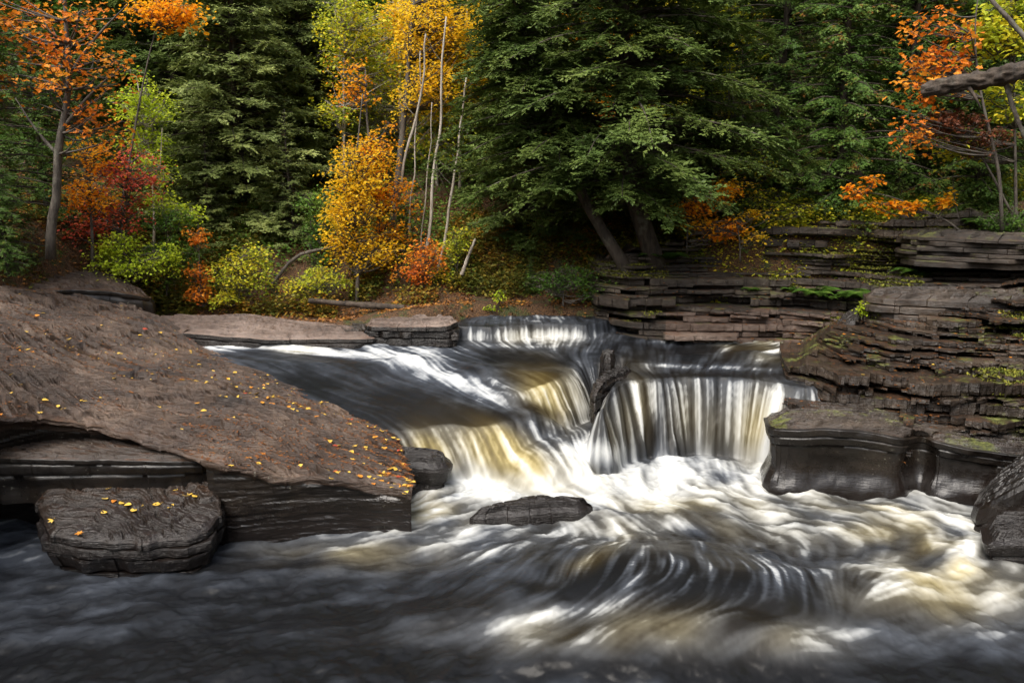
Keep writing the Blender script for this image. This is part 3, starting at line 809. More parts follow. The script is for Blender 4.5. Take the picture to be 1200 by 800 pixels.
strata('layered_cliff', [690, 740, 800, 870, 940, 1000, 1080, 1200, 1420],
       [[(1.0, 12.95), (1.5, 13.0), (1.9, 13.2), (2.3, 13.5)],
        [(1.0, 12.35), (1.45, 12.4), (1.95, 12.55), (2.25, 12.9), (2.6, 13.3)],
        [(1.0, 11.85), (1.3, 12.1), (1.7, 12.5), (2.05, 12.9), (2.35, 13.4), (2.7, 13.55)],
        [(1.0, 11.8), (1.3, 12.1), (1.7, 12.5), (2.0, 12.8), (2.25, 13.4), (2.9, 13.6)],
        [(1.0, 11.8), (1.35, 12.0), (1.7, 12.35), (1.95, 12.6), (2.1, 13.2), (3.05, 13.4)],
        [(1.0, 11.7), (1.35, 11.8), (1.75, 12.1), (2.0, 12.35), (2.2, 13.0), (3.1, 13.2)],
        [(1.0, 11.3), (1.5, 11.4), (1.8, 11.55), (2.15, 11.8), (2.35, 12.7), (3.15, 12.9)],
        [(1.0, 10.9), (1.5, 11.0), (1.9, 11.2), (2.25, 11.4), (2.4, 12.3), (3.3, 12.5)],
        [(1.0, 10.4), (1.5, 10.5), (1.9, 10.8), (2.25, 11.0), (2.5, 11.7), (3.4, 11.9)]], .06, M_CLIFF,
       'tall dark layered cliff with mossy ledges behind the right falls', 'cliff', 8, 1300, .20, crev=.10, blockf=1.7, alc=lambda pc, z: .9 * sstep(1010, 1060, pc) * math.exp(-((z - 2.48) / .16) ** 2) + .5 * np.exp(-((pc - 1015) / 22) ** 2) * math.exp(-((z - 2.7) / .3) ** 2),
       palef=(M_PINK, lambda pc, Z: ((pc[None, :-1] > 785) & (pc[None, :-1] < 1010) & (Z[:-1, :-1] < 1.62 + .1 * vnoise(pc[None, :-1] * .03, pc[None, :-1] * 0, 3)))))
# overhanging slab and upper blocks on the far right
zU = plane3(P3(1020, 292, 2.75), P3(1200, 292, 2.80), P3(1100, 285, 2.9))
ring_rock('rock_slab', [D(1050, 300, 12.4)[:2], D(1120, 300, 11.8)[:2], D(1230, 300, 11.2)[:2], D(1400, 300, 10.8)[:2], D(1400, 300, 12.6)[:2], D(1060, 300, 13.2)[:2]], 2.42, lambda x, y: 2.88 + .03 * (y - 12) + 0 * x, [.2, .36, .5, .68, .85], M_CLIFF,
          'overhanging cap of thin beds above the dark hollow at the far right', 'rock slab', seed=61, n=700, jit=.09, rough=.03, flake=.04, topn=50)
ring_rock('rock_slab', [D(1020, 352, 11.3)[:2], D(1100, 356, 10.9)[:2], D(1230, 372, 10.4)[:2], D(1400, 372, 10)[:2], D(1400, 360, 11.8)[:2], D(1060, 350, 12.2)[:2], D(1010, 350, 11.8)[:2]], 1.45, lambda x, y: 2.02 + .03 * (y - 11.5) + .03 * (x - 5), [.2, .4, .6, .8], M_BANK,
          'mossy cracked slab below the dark hollow at the right edge', 'rock slab', seed=67, n=800, jit=.07, rough=.03, flake=.04, topn=60)
# the smooth block the falls end against
blk = [P(893, 498, .86), P(905, 520, .8), P(935, 560, .6), P(1000, 566, .6), P(1078, 570, .6), P(1090, 576, .58), P(1130, 585, .5), P(1250, 592, .5), P(1500, 560, .7), P(1500, 440, 1.3), P(1120, 450, 1.1), P(1000, 455, 1.05), P(945, 470, .98)]
FY = 9.05
blk = [D(893, 500, 9.9)[:2], D(896, 500, 9.35)[:2], D(925, 500, 9.13)[:2], D(1000, 500, 9.08)[:2], D(1030, 500, 9.02)[:2], D(1058, 500, 8.96)[:2], D(1070, 500, 9.02)[:2], D(1078, 500, 9.22)[:2], D(1088, 500, 9.2)[:2], D(1096, 500, 9.04)[:2], D(1130, 500, 8.9)[:2], D(1250, 500, 8.6)[:2], D(1500, 500, 8.2)[:2], D(1500, 500, 10.2)[:2], D(1120, 480, 10.3)[:2], D(960, 470, 10.3)[:2]]
blk = [(a * .955, b - .42) if b < 9.6 else (a, b) for a, b in blk]
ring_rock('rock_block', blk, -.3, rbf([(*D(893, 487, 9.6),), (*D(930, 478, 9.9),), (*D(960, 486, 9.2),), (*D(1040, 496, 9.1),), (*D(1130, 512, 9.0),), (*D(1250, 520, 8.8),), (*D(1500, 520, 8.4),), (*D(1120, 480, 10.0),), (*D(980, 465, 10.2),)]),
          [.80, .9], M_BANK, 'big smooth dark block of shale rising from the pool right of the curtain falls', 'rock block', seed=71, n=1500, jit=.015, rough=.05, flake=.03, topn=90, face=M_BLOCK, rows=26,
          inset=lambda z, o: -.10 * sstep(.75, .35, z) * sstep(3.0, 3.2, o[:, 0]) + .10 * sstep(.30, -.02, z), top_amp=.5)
# leaning blocks bottom right
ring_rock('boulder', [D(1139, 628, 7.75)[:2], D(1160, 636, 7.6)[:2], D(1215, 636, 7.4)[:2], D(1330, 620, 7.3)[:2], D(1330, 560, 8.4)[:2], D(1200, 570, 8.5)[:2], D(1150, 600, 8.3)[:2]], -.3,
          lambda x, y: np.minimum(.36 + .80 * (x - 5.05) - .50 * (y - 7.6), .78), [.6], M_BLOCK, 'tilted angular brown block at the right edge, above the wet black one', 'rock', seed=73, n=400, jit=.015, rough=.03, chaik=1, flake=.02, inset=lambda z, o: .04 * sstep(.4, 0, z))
ring_rock('boulder', [D(1146, 688, 6.9)[:2], D(1175, 690, 6.8)[:2], D(1260, 690, 6.7)[:2], D(1330, 660, 7.3)[:2], D(1190, 640, 7.45)[:2], D(1155, 650, 7.3)[:2]], -.3,
          lambda x, y: .27 + .10 * (x - 4.5) - .3 * (x - 4.9) ** 2, [.4, .7], M_WETR, 'glossy black boulder in the bottom right corner', 'rock', seed=79, n=400, jit=.02, rough=.08, flake=.02, inset=lambda z, o: -.10 * sstep(.3, -.05, z) + .05)
# angular dark rock leaning at the upper water's right end
ring_rock('boulder', [D(966, 402, 11.6)[:2], D(985, 404, 11.4)[:2], D(1006, 396, 11.4)[:2], D(1010, 380, 11.7)[:2], D(990, 380, 11.9)[:2]], 1.1, lambda x, y: 1.5 + .75 * (x - 4.95), [.6], M_WETR, 'dark wedge shaped rock leaning at the upper right end of the river', 'rock', seed=83, n=160, jit=.015, rough=.03, chaik=1, topn=14)
# pale slanting rock under the hemlock
ring_rock('boulder', [D(700, 330, 13.6)[:2], D(725, 335, 13.4)[:2], D(740, 330, 13.6)[:2], D(735, 300, 14.2)[:2], D(708, 300, 14.2)[:2]], 1.7, lambda x, y: 2.25 + .6 * (y - 13.8) - .6 * np.abs(x - 1.75), [.6], M_FLAT, 'pale grey lichened boulder behind the leaning stump', 'rock', seed=87, n=160, jit=.04, rough=.06, topn=14)


# ---- the ground, one sheet to the horizon
def ground_z(x, y):
    x = np.asarray(x, float); y = np.asarray(y, float)
    g = -.7 + 0 * x
    g = g + 1.0 * sstep(9.8, 11.4, y) + (1.05 + .30 * sstep(-3.5, -1, x)) * sstep(12.0 + .75 * sstep(-1.6, -.9, x), 12.9 + .25 * sstep(-1.6, -.9, x), y)
    far = np.maximum(y - 13.3, 0)
    g = g + .50 * far * sstep(0, 2, far) * (1 - sstep(20, 60, far) * .55)
    # left bank
    lf = sstep(-5.6, -8.8, x - .18 * (y - 9))
    g = np.maximum(g, -1 + 3.3 * lf + .42 * np.maximum(-x - 7.2, 0) * (1 - sstep(5, 40, -x - 7.2) * .6) + .10 * np.clip(y - 8, 0, 8) * lf)
    rt = sstep(0, 1, (x * .9 + (y - 13.3) * .6 - 4.2))
    g = np.maximum(g, -1 + (3.9 + .06 * (x - 5)) * sstep(.2, .9, x / 8 + (y - 13.0) * .8) * sstep(12.6, 13.4, y) * sstep(.9, 3.6, x))
    g = np.maximum(g, -1.2 + 4.6 * sstep(6.3, 8.6, x - .0 * y) + .4 * np.maximum(x - 9, 0) * (1 - sstep(5, 40, x - 9) * .6))
    bk = np.maximum(-y - 6, 0)
    g = np.maximum(g, -1 + .35 * bk * (1 - sstep(10, 60, bk) * .6))
    g = g + fbm(x * .35, y * .35, 91, 4) * .35 * sstep(13, 16, y) + fbm(x * 2, y * 2, 93, 3) * .06
    return g


def nonu(a, b, c, d, n1, n2, n3):
    return np.r_[-np.geomspace(-a, -b, n1)[:-1] if a < 0 else np.linspace(a, b, n1)[:-1], np.linspace(b, c, n2), np.geomspace(c, d, n3)[1:]]


gxx_ = nonu(-220, -14, 14, 220, 30, 360, 30); gyy_ = nonu(-200, -8, 26, 260, 30, 420, 30)
GXm, GYm = np.meshgrid(gxx_, gyy_)
GZm = ground_z(GXm, GYm)
kk = NT('forest_floor')
nf1 = kk.noise(3, 6, .7, kk.pos()); nf2 = kk.noise(45, 3, .6, kk.pos()); nf3 = kk.noise(.8, 3, .5, kk.pos())
cf = kk.ramp(nf2, [(.3, (.022, .012, .006)), (.5, (.085, .042, .017)), (.68, (.20, .095, .032))])
cf = kk.mix(kk.rng(nf1, .5, .62), cf, kk.ramp(nf2, [(.3, (.02, .03, .006)), (.7, (.07, .08, .018))]))
nrf = kk.bump(kk.math('ADD', nf1, nf2), 1, .06)
M_FLOOR = kk.done(kk.pbr(cf, .85, nrf))
tag(link('ground', mesh_from('ground', np.stack([GXm, GYm, GZm], -1).reshape(-1, 3), grid_quads(*GXm.shape), None, M_FLOOR, True)), kind='structure')

# ================================================================== VEGETATION
def leaf_mat(name, stops, rough=.55, trans=.35, patch=2.0, patchw=.5):
    k = NT(name)
    r = k.attr('rnd')
    n = k.noise(patch, 3, .6, k.pos((1, 1, 1)))
    f = k.math('ADD', k.math('MULTIPLY', r, 1 - patchw), k.math('MULTIPLY', k.rng(n, .3, .7), patchw))
    c = k.ramp(f, stops)
    b = k.pbr(c, rough); b.inputs['Specular IOR Level'].default_value = .3
    t = k.n('ShaderNodeBsdfTranslucent'); k.set(t.inputs[0], c)
    m = k.n('ShaderNodeMixShader'); m.inputs[0].default_value = trans
    k.t.links.new(b.outputs[0], m.inputs[1]); k.t.links.new(t.outputs[0], m.inputs[2])
    return k.done(m)


def bark_mat(name, c1, c2, s=12, lich=.3):
    k = NT(name)
    n = k.noise(s, 5, .7, k.pos((1, 1, .25))); n2 = k.noise(5, 4, .6, k.pos())
    c = k.ramp(n, [(.35, c1), (.65, c2)])
    c = k.mix(k.math('MULTIPLY', k.rng(n2, .55, .68), lich), c, rgb(.20, .21, .16))
    return k.done(k.pbr(c, .85, k.bump(n, .8, .03)))


B_DARK = bark_mat('hemlock_bark', (.018, .013, .009), (.07, .052, .038))
B_ROT = bark_mat('rotten_bark', (.02, .014, .010), (.085, .062, .045), 10, .12)
L_LIT = leaf_mat('bank_litter', [(.1, (.09, .035, .012)), (.5, (.22, .09, .025)), (.85, (.40, .18, .03)), (.97, (.6, .34, .05))], trans=.1, patch=3)
B_GREY = bark_mat('maple_bark', (.03, .024, .019), (.12, .10, .08))
B_BIRCH = bark_mat('birch_bark', (.16, .13, .10), (.42, .38, .32), 9)
L_HEM = leaf_mat('hemlock_needles', [(.1, (0.035, 0.062, 0.014)), (.45, (0.081, 0.129, 0.027)), (.85, (0.174, 0.226, 0.050))], trans=.3, patch=1.6)
L_HEMG = leaf_mat('grey_hemlock_needles', [(.1, (0.094, 0.127, 0.039)), (.5, (0.209, 0.259, 0.077)), (.9, (0.374, 0.418, 0.132))], trans=.3, patch=1.4)
L_CED = leaf_mat('cedar_sprays', [(.1, (0.032, 0.069, 0.011)), (.5, (0.069, 0.134, 0.020)), (.70, (0.119, 0.174, 0.027)), (.78, (0.202, 0.092, 0.018)), (.95, (0.350, 0.138, 0.027))], trans=.25, patch=2.5, patchw=.55)
L_RUST = leaf_mat('dead_cedar_sprays', [(.2, (.07, .022, .010)), (.8, (.18, .055, .022))], trans=.2)
L_LIME = leaf_mat('lime_leaves', [(.1, (0.250, 0.375, 0.019)), (.6, (0.525, 0.625, 0.037)), (.95, (0.775, 0.725, 0.062))], trans=.45)
L_YGRN = leaf_mat('yellow_green_leaves', [(.1, (0.186, 0.288, 0.021)), (.5, (0.489, 0.517, 0.036)), (.85, (0.900, 0.690, 0.043))], trans=.45)
L_YEL = leaf_mat('yellow_leaves', [(.1, (.55, .42, .03)), (.4, (.85, .55, .02)), (.8, (.95, .62, .04))], trans=.6)
L_ORYE = leaf_mat('golden_leaves', [(.1, (.72, .20, .012)), (.45, (.88, .36, .015)), (.8, (.95, .56, .02))], trans=.6, patchw=.65)
L_OR = leaf_mat('orange_leaves', [(.1, (.50, .10, .015)), (.5, (.74, .24, .02)), (.9, (.86, .44, .04))], trans=.45, patchw=.6)
L_RED = leaf_mat('red_leaves', [(.1, (.34, .04, .03)), (.5, (.58, .09, .05)), (.9, (.72, .20, .06))], trans=.4, patchw=.6)
L_GRN = leaf_mat('green_leaves', [(.1, (0.048, 0.113, 0.020)), (.5, (0.113, 0.225, 0.032)), (.9, (0.258, 0.354, 0.056))], trans=.4)
L_FERN = leaf_mat('fern_fronds', [(.1, (0.040, 0.096, 0.012)), (.6, (0.088, 0.184, 0.024)), (.95, (0.176, 0.240, 0.040))], trans=.4)
L_OLIVE = leaf_mat('mixed_undergrowth', [(.05, (0.039, 0.065, 0.013)), (.4, (0.130, 0.143, 0.023)), (.65, (0.312, 0.234, 0.033)), (.85, (0.546, 0.221, 0.033)), (.97, (0.715, 0.455, 0.039))], trans=.35, patch=1.2, patchw=.6)


def rot_frames(n, r):
    """random orthonormal frames whose normals lean to +z"""
    nz = np.stack([r.normal(0, .45, n), r.normal(0, .45, n), np.ones(n)], 1); nz /= np.linalg.norm(nz, axis=1)[:, None]
    a = r.random(n) * 2 * PI
    x = np.stack([np.cos(a), np.sin(a), np.zeros(n)], 1)
    x -= nz * np.sum(x * nz, 1)[:, None]; x /= np.linalg.norm(x, axis=1)[:, None]
    return x, np.cross(nz, x), nz


TPL4 = (np.array([(0, 0, 0), (.45, .36, .10), (1, 0, 0), (.45, -.36, .10)]), np.array([(0, 2, 1), (0, 3, 2)]))
TPL8 = (np.array([(0, 0, 0), (.05, .30, .06), (.42, .22, .05), (.45, .50, .10), (.68, .22, .04), (1, 0, -.05), (.68, -.22, .04), (.45, -.50, .10), (.42, -.22, .05), (.05, -.30, .06)]),
        np.array([(0, 2, 1), (0, 4, 2), (2, 4, 3), (0, 5, 4), (0, 6, 5), (0, 8, 6), (8, 7, 6), (0, 9, 8)]))
TPLN = (np.array([(0, .16, 0), (0, -.16, 0), (.55, -.24, .02), (1, 0, -.03), (.55, .24, .02)]), np.array([(0, 1, 2), (0, 2, 4), (4, 2, 3)]))
TPLF = (np.array([(0, 0, 0), (.35, .07, 0), (.62, .42, -.02), (.60, .10, .01), (1, 0, -.06), (.60, -.10, .01), (.62, -.42, -.02), (.35, -.07, 0)]),
        np.array([(0, 3, 1), (1, 3, 2), (0, 5, 3), (3, 5, 4), (0, 7, 5), (7, 6, 5)]))


def scatter(tpl, p, x, y, z, s):
    tv, tt = tpl
    s = np.asarray(s).reshape(-1, 1, 1) if np.ndim(s) else s
    V = p[:, None] + (x[:, None] * tv[None, :, :1] + y[:, None] * tv[None, :, 1:2] + z[:, None] * tv[None, :, 2:]) * s
    T = tt[None] + (np.arange(len(p)) * len(tv))[:, None, None]
    return V.reshape(-1, 3), T.reshape(-1, 3), len(tv)


def leaves_mesh(name, mat, tpl, p, x, y, z, s, r, rndv=None):
    V, T, k = scatter(tpl, p, x, y, z, s)
    rv = r.random(len(p)) if rndv is None else rndv
    return mesh_from(name, V, None, T, mat, False, {'rnd': np.repeat(rv, k)})


def conifer_meshes(seed, H, Rm, nb=150, z0=.12, card=.055, droop=.25, twig=.42, shape=1.0, rmax=None, mat=None, tpl=TPLN, lean=None, up=.12, trunk_r=.12, dens=1.0, bark=None, hang=0.0, azr=None):
    r = np.random.default_rng(seed)
    zt = np.linspace(0, H, 14)
    wob = np.stack([np.interp(zt, [0, H], [0, 0]) + .05 * np.sin(zt * .8 + seed), .05 * np.cos(zt * .6 + seed), zt], 1)
    if lean is not None:
        lz = [q[0] for q in lean]
        wob[:, 0] += np.interp(zt, lz, [q[1] for q in lean]); wob[:, 1] += np.interp(zt, lz, [q[2] for q in lean])
    A = Acc(); A.tube(wob, trunk_r * (1 - zt / H * .93), 9, .12, seed)
    Pp, Xx, Yy, Zz, Ss, Rr = [], [], [], [], [], []
    for i in range(nb):
        f = z0 + (1 - z0) * ((i + r.random()) / nb)
        zb = min(f + r.normal(0, .012), .99) * H * .985
        L = Rm * ((1 - f) ** (.75 * shape)) * min(1, .45 + (f - z0) * 4) * (.45 + .8 * r.random()) + .12
        az = i * 2.399 + r.normal(0, .35)
        if azr is not None and abs(((az - azr + PI) % (2 * PI)) - PI) > 2.2: L *= .35
        bx = np.interp(zb, zt, wob[:, 0]); by = np.interp(zb, zt, wob[:, 1])
        n = max(5, int(L / .16))
        t = np.linspace(0, 1, n)
        rise = up * L * (1 - 1.2 * f * 0); dr = droop * L * (.7 + .6 * r.random())
        d = np.array([math.cos(az), math.sin(az), 0])
        side = np.array([-d[1], d[0], 0])
        crv = r.normal(0, .12)
        sp_ = np.array([bx, by, zb])[None] + d[None] * (t * L)[:, None] + side[None] * (crv * L * t ** 2)[:, None]
        sp_[:, 2] += rise * t - dr * t ** 2 + (0.3 * f * L * t)
        A.tube(sp_, np.linspace(.018 + .006 * L, .004, n), 4)
        # side twigs
        nt = max(5, int(L / .030 * dens))
        ts = .12 + .88 * np.sqrt(r.random(nt)) if hang == 0 else .1 + .9 * r.random(nt)
        base = np.stack([np.interp(ts, t, sp_[:, c]) for c in range(3)], 1)
        sg = r.choice([-1, 1], nt)
        tl = np.minimum(twig, .55 * L) * (1.05 - ts * .65) * (.5 + .7 * r.random(nt))
        an = R(55) + r.normal(0, .25, nt)
        td = d[None] * np.cos(an)[:, None] + side[None] * (np.sin(an) * sg)[:, None]
        td[:, 2] += r.normal(-.12, .30, nt) - hang
        td /= np.linalg.norm(td, axis=1)[:, None]
        m = np.maximum(3, (tl / (card * .42)).astype(int))
        idx = np.repeat(np.arange(nt), m)
        off = (np.arange(len(idx)) - np.repeat(np.cumsum(m) - m, m)) / np.repeat(m, m)
        off = off + r.normal(0, .03, len(off))
        lens = tl[idx] * off
        pp = base[idx] + td[idx] * lens[:, None]; pp[:, 2] -= (lens ** 2) * (.5 + hang)
        s2 = np.where(np.arange(len(idx)) % 2 == 0, 1, -1)
        nrm = np.array([0, 0, 1.0])[None] + d[None] * .25 + r.normal(0, .22, (len(idx), 3)); nrm /= np.linalg.norm(nrm, axis=1)[:, None]
        pr = np.cross(nrm, td[idx]); pr /= np.linalg.norm(pr, axis=1)[:, None] + 1e-9
        xa = td[idx] * .75 + pr * (s2 * .65)[:, None]; xa[:, 2] -= .1 + hang * .4
        xa /= np.linalg.norm(xa, axis=1)[:, None]
        za = nrm - xa * np.sum(nrm * xa, 1)[:, None]; za /= np.linalg.norm(za, axis=1)[:, None] + 1e-9
        Pp.append(pp); Xx.append(xa); Yy.append(np.cross(za, xa)); Zz.append(za)
        Ss.append(card * (.6 + .8 * r.random(len(idx)))); Rr.append(np.clip(r.random() * .45 + r.random(len(idx)) * .45 + .25 * (ts[idx] - .4), 0, 1))
    lm = leaves_mesh('crown', mat, tpl, np.vstack(Pp), np.vstack(Xx), np.vstack(Yy), np.vstack(Zz), np.concatenate(Ss), r, np.concatenate(Rr))
    return A.mesh('trunk', bark or B_DARK), lm


def broadleaf_meshes(seed, trunk, ells, mat, leaf=.075, ncl=60, per=38, cl_r=.30, bark=None, trunk_r=.06, tpl=TPL4, flat=.22, stems=None, limb=.02):
    """trunk: polyline (local); ells: crown ellipsoids (cx,cy,cz,rx,ry,rz,weight)"""
    r = np.random.default_rng(seed)
    A = Acc()
    tp = resample(chaikin(trunk, 2, False), 14, False)
    A.tube(tp, np.linspace(trunk_r, trunk_r * .25, 14), 7, .15, seed)
    for st in (stems or []): 
        q = resample(chaikin(st, 2, False), 10, False); A.tube(q, np.linspace(trunk_r * .38, trunk_r * .1, 10), 6, .15, seed)
    w = np.array([e[6] if len(e) > 6 else 1 for e in ells], float); w /= w.sum()
    Pp, Rr = [], []
    ncl = int(ncl * 1.45)
    for i in range(ncl):
        e = ells[r.choice(len(ells), p=w)]
        q = r.normal(0, 1, 3); q /= np.linalg.norm(q); q *= r.random() ** .45
        c = np.array(e[:3]) + q * np.array(e[3:6])
        dd = np.linalg.norm(tp - c, axis=1) + np.maximum(0, tp[:, 2] - c[2] + .12) * 3
        b = tp[np.argmin(dd)]
        mid = (b + c) / 2 + r.normal(0, .08, 3) + np.array([0, 0, -.10])
        t = np.linspace(0, 1, 7)[:, None]
        cur = (1 - t) ** 2 * b + 2 * t * (1 - t) * mid + t ** 2 * c
        A.tube(cur, np.linspace(min(limb, trunk_r * .5), .004, 7), 4)
        n = int(per * (.4 + 1.2 * r.random()))
        R_ = cl_r * (.6 + .8 * r.random())
        a = r.random(n) * 2 * PI; rr = R_ * np.sqrt(r.random(n))
        tx, ty = r.normal(0, .25, 2)
        x = rr * np.cos(a); y = rr * np.sin(a)
        z = r.normal(0, R_ * flat, n) + x * tx + y * ty - .35 * rr * rr / R_
        Pp.append(c[None] + np.stack([x, y, z], 1)); Rr.append(np.clip(r.random() * .5 + r.random(n) * .5, 0, 1))
        for _ in range(3):
            k = r.integers(n); A.tube(np.array([c, c + np.array([x[k], y[k], z[k]]) * .9]), [.004, .002], 3)
    p = np.vstack(Pp); n = len(p)
    x, y, z = rot_frames(n, r)
    x = x.copy(); x[:, 2] -= .35; x /= np.linalg.norm(x, axis=1)[:, None]
    y = np.cross(z, x); y /= np.linalg.norm(y, axis=1)[:, None]; z = np.cross(x, y)
    lm = leaves_mesh('crown', mat, tpl, p, x, y, z, leaf * (.6 + .7 * r.random(n)), r, np.concatenate(Rr))
    return A.mesh('trunk', bark or B_GREY), lm


def plant(name, label, cat, loc, meshes, group=None, rz=0, s=1.0, parts=('trunk', 'crown')):
    t = thing(name, loc, label, cat, group); t.rotation_euler = (0, 0, rz); t.scale = (s, s, s) if np.ndim(s) == 0 else s
    for pn, me in zip(parts, meshes):
        link(pn, me, t)
    return t


def base(px, py, y, sink=.12):
    a = D(px, py, y); return (a[0], a[1], a[2] - sink)


def loc_(px, py, y, b):
    """a photo position at plan distance y, relative to a base"""
    a = D(px, py, y); return (a[0] - b[0], a[1] - b[1], a[2] - b[2])


def ell(px, py, y, rx, ry, b, rdepth=None, w=1):
    c = loc_(px, py, y, b); k = y / 915.0
    return (*c, rx * k, (rdepth if rdepth else rx * k), ry * k, w)


# ---------- conifers
HEM_A = conifer_meshes(1, 8.5, 2.3, 430, .06, .058, .28, .5, 1.0, mat=L_HEMG, trunk_r=.16)
HEM_B = conifer_meshes(2, 9.5, 2.2, 360, .08, .062, .30, .5, 1.0, mat=L_HEM, trunk_r=.16)
HEM_C = conifer_meshes(3, 7.0, 1.6, 230, .05, .056, .22, .45, 1.1, mat=L_HEMG, trunk_r=.12)
CED_A = conifer_meshes(4, 8.0, 1.7, 230, .05, .085, .30, .42, .8, mat=L_CED, tpl=TPLF, trunk_r=.13, dens=.6, hang=.35)
CED_B = conifer_meshes(5, 6.0, 1.2, 190, .04, .08, .30, .36, .8, mat=L_CED, tpl=TPLF, trunk_r=.10, dens=.6, hang=.35)
CG = 'conifers in the forest'
for nm, lb, px, py, y, ms, rz, s in [
    ('hemlock_tree', 'tall pyramid shaped grey green hemlock left of the yellow maple', 292, 318, 16.8, HEM_A, .3, 1.0),
    ('hemlock_tree', 'hemlock close behind the right shoulder of the grey green pyramid hemlock', 362, 310, 18.6, HEM_A, 2.1, 1.02),
    ('hemlock_tree', 'dark hemlock filling the gap left of the big pyramid hemlock', 222, 300, 18.2, HEM_B, 1.2, 1.0),
    ('hemlock_tree', 'slim hemlock rising behind the lime green birch on the left', 168, 290, 19.5, HEM_B, 4.2, .95),
    ('hemlock_tree', 'lower hemlock skirt tree at the foot of the pyramid hemlock, behind the orange shrub', 250, 322, 15.6, HEM_C, .9, .5),
    ('hemlock_tree', 'small hemlock between the pyramid hemlock and the yellow maple', 345, 325, 15.8, HEM_C, 2.9, .52),
    ('hemlock_tree', 'dark hemlock behind the birch stems at the centre', 560, 310, 18.5, HEM_B, .4, 1.0),
    ('hemlock_tree', 'dark hemlock left of the big leaning hemlock, its boughs reaching the birches', 625, 315, 15.6, HEM_B, 5.1, .85),
    ('hemlock_tree', 'dark green hemlock behind the right side of the big leaning hemlock', 820, 280, 16.2, HEM_B, 2.5, .95),
    ('hemlock_tree', 'tall dark hemlock at the top right behind the rusty cedars', 1010, 250, 17.5, HEM_B, 3.5, 1.05),
    ('hemlock_tree', 'dark hemlock at the far right edge behind the broken log', 1185, 250, 16.0, HEM_B, .1, 1.0),
    ('cedar_tree', 'broad cedar with rust flecked sprays right of the big hemlock', 905, 268, 14.6, CED_A, 0, .92),
    ('cedar_tree', 'rust flecked cedar over the middle of the cliff', 980, 262, 14.0, CED_A, 1.9, .88),
    ('cedar_tree', 'cedar with brown tipped sprays left of the orange leaved tree', 1050, 258, 14.4, CED_A, 4.0, .9),
    ('cedar_tree', 'green cedar in the upper right behind the broken log', 1140, 258, 14.0, CED_A, 2.6, .85),
    ('cedar_tree', 'young cedar at the cliff edge right of the curved hemlock trunk', 860, 285, 13.9, CED_B, 5.0, .6),
    ('cedar_tree', 'dark green cedar at the left edge of the photograph', -6, 300, 11.6, CED_B, 1.0, .85),
    ('cedar_tree', 'low bushy cedar at the left edge on the leafy bank', 8, 300, 10.8, CED_B, 2.4, .33),
    ('cedar_tree', 'cedar behind the grey trunked orange maple on the left', 62, 285, 13.6, CED_B, 3.0, .75),
    ('cedar_tree', 'fern green young cedar on the low bank under the big hemlock', 655, 352, 13.6, CED_B, .5, .17),
    ('cedar_tree', 'second low young cedar under the big hemlock, nearer the birches', 622, 350, 14.0, CED_B, 2.2, .18)]:
    plant(nm, lb, 'tree', base(px, py, y, .3), ms, CG, rz, s)

# the big leaning hemlock
bh = base(768, 300, 13.3, .2)
HL = conifer_meshes(9, 8.2, 3.1, 330, .13, .056, .34, .6, .75, mat=L_HEM, trunk_r=.17, lean=[(0, 0, 0), (1.3, -.42, 0), (2.6, -.58, 0), (8.2, -.75, 0)], dens=1.0, up=.05)
plant('hemlock_tree', 'big dark green hemlock with the curved trunk standing on the cliff edge', 'tree', bh, HL, CG)
b2 = base(745, 322, 13.1, .1)
HL2 = conifer_meshes(10, 5.4, 2.1, 190, .30, .056, .34, .5, .8, mat=L_HEM, trunk_r=.12, lean=[(0, 0, 0), (1.2, -.75, .1), (2.4, -1.35, .2), (5.4, -2.4, .3)], azr=PI, up=0)
plant('hemlock_tree', 'leaning dark stemmed hemlock left of the curved trunk', 'tree', b2, HL2, CG)


# ---------- broadleaf trees and shrubs, each with its own crown
BG = 'broadleaf trees and shrubs in autumn colour'
def bl(name, label, cat, bpx, bpy_, y, trunk, ells, mat, seed, **kw):
    b = base(bpx, bpy_, y, .1)
    tr = [(0, 0, 0)] + [loc_(px, py, y + dy, b) for px, py, dy in trunk]
    es = [ell(px, py, y + dy, rx, ry, b, rd, w) for px, py, dy, rx, ry, rd, w in ells]
    st = [[(0, 0, 0) if i == 0 and q == 0 else loc_(*q[:2], y + q[2], b) for i, q in enumerate(s)] for s in kw.pop('stems', [])]
    return plant(name, label, cat, b, broadleaf_meshes(seed, tr, es, mat, stems=st, **kw), BG)


bl('maple_tree', 'orange leaved maple with a bare grey trunk on the left bank', 'tree', 58, 296, 11.6, [(60, 262, 0), (68, 225, 0), (66, 180, 0), (82, 110, 0), (78, 40, 0), (74, -30, 0)],
   [(95, 80, 0, 60, 45, .9, 3), (60, 15, 0, 70, 30, 1.0, 2), (115, 145, 0, 30, 28, .5, 1.2), (30, 60, .4, 40, 60, .6, 1)], L_OR, 21, leaf=.072, ncl=52, per=18, cl_r=.27, trunk_r=.075, tpl=TPL8,
   stems=[[(66, 180, 0), (40, 150, 0), (18, 115, 0)], [(74, 150, 0), (105, 110, 0), (140, 80, 0)], [(80, 90, 0), (110, 45, 0), (150, 5, 0)]])
bl('birch_tree', 'slender lime green birch beside the red maple', 'tree', 178, 320, 14.6, [(182, 260, 0), (176, 180, 0), (165, 120, 0), (160, 90, 0)],
   [(165, 120, 0, 28, 38, .5, 2), (170, 170, 0, 24, 25, .5, 1)], L_LIME, 22, leaf=.06, ncl=55, per=36, cl_r=.24, trunk_r=.03, bark=B_BIRCH)
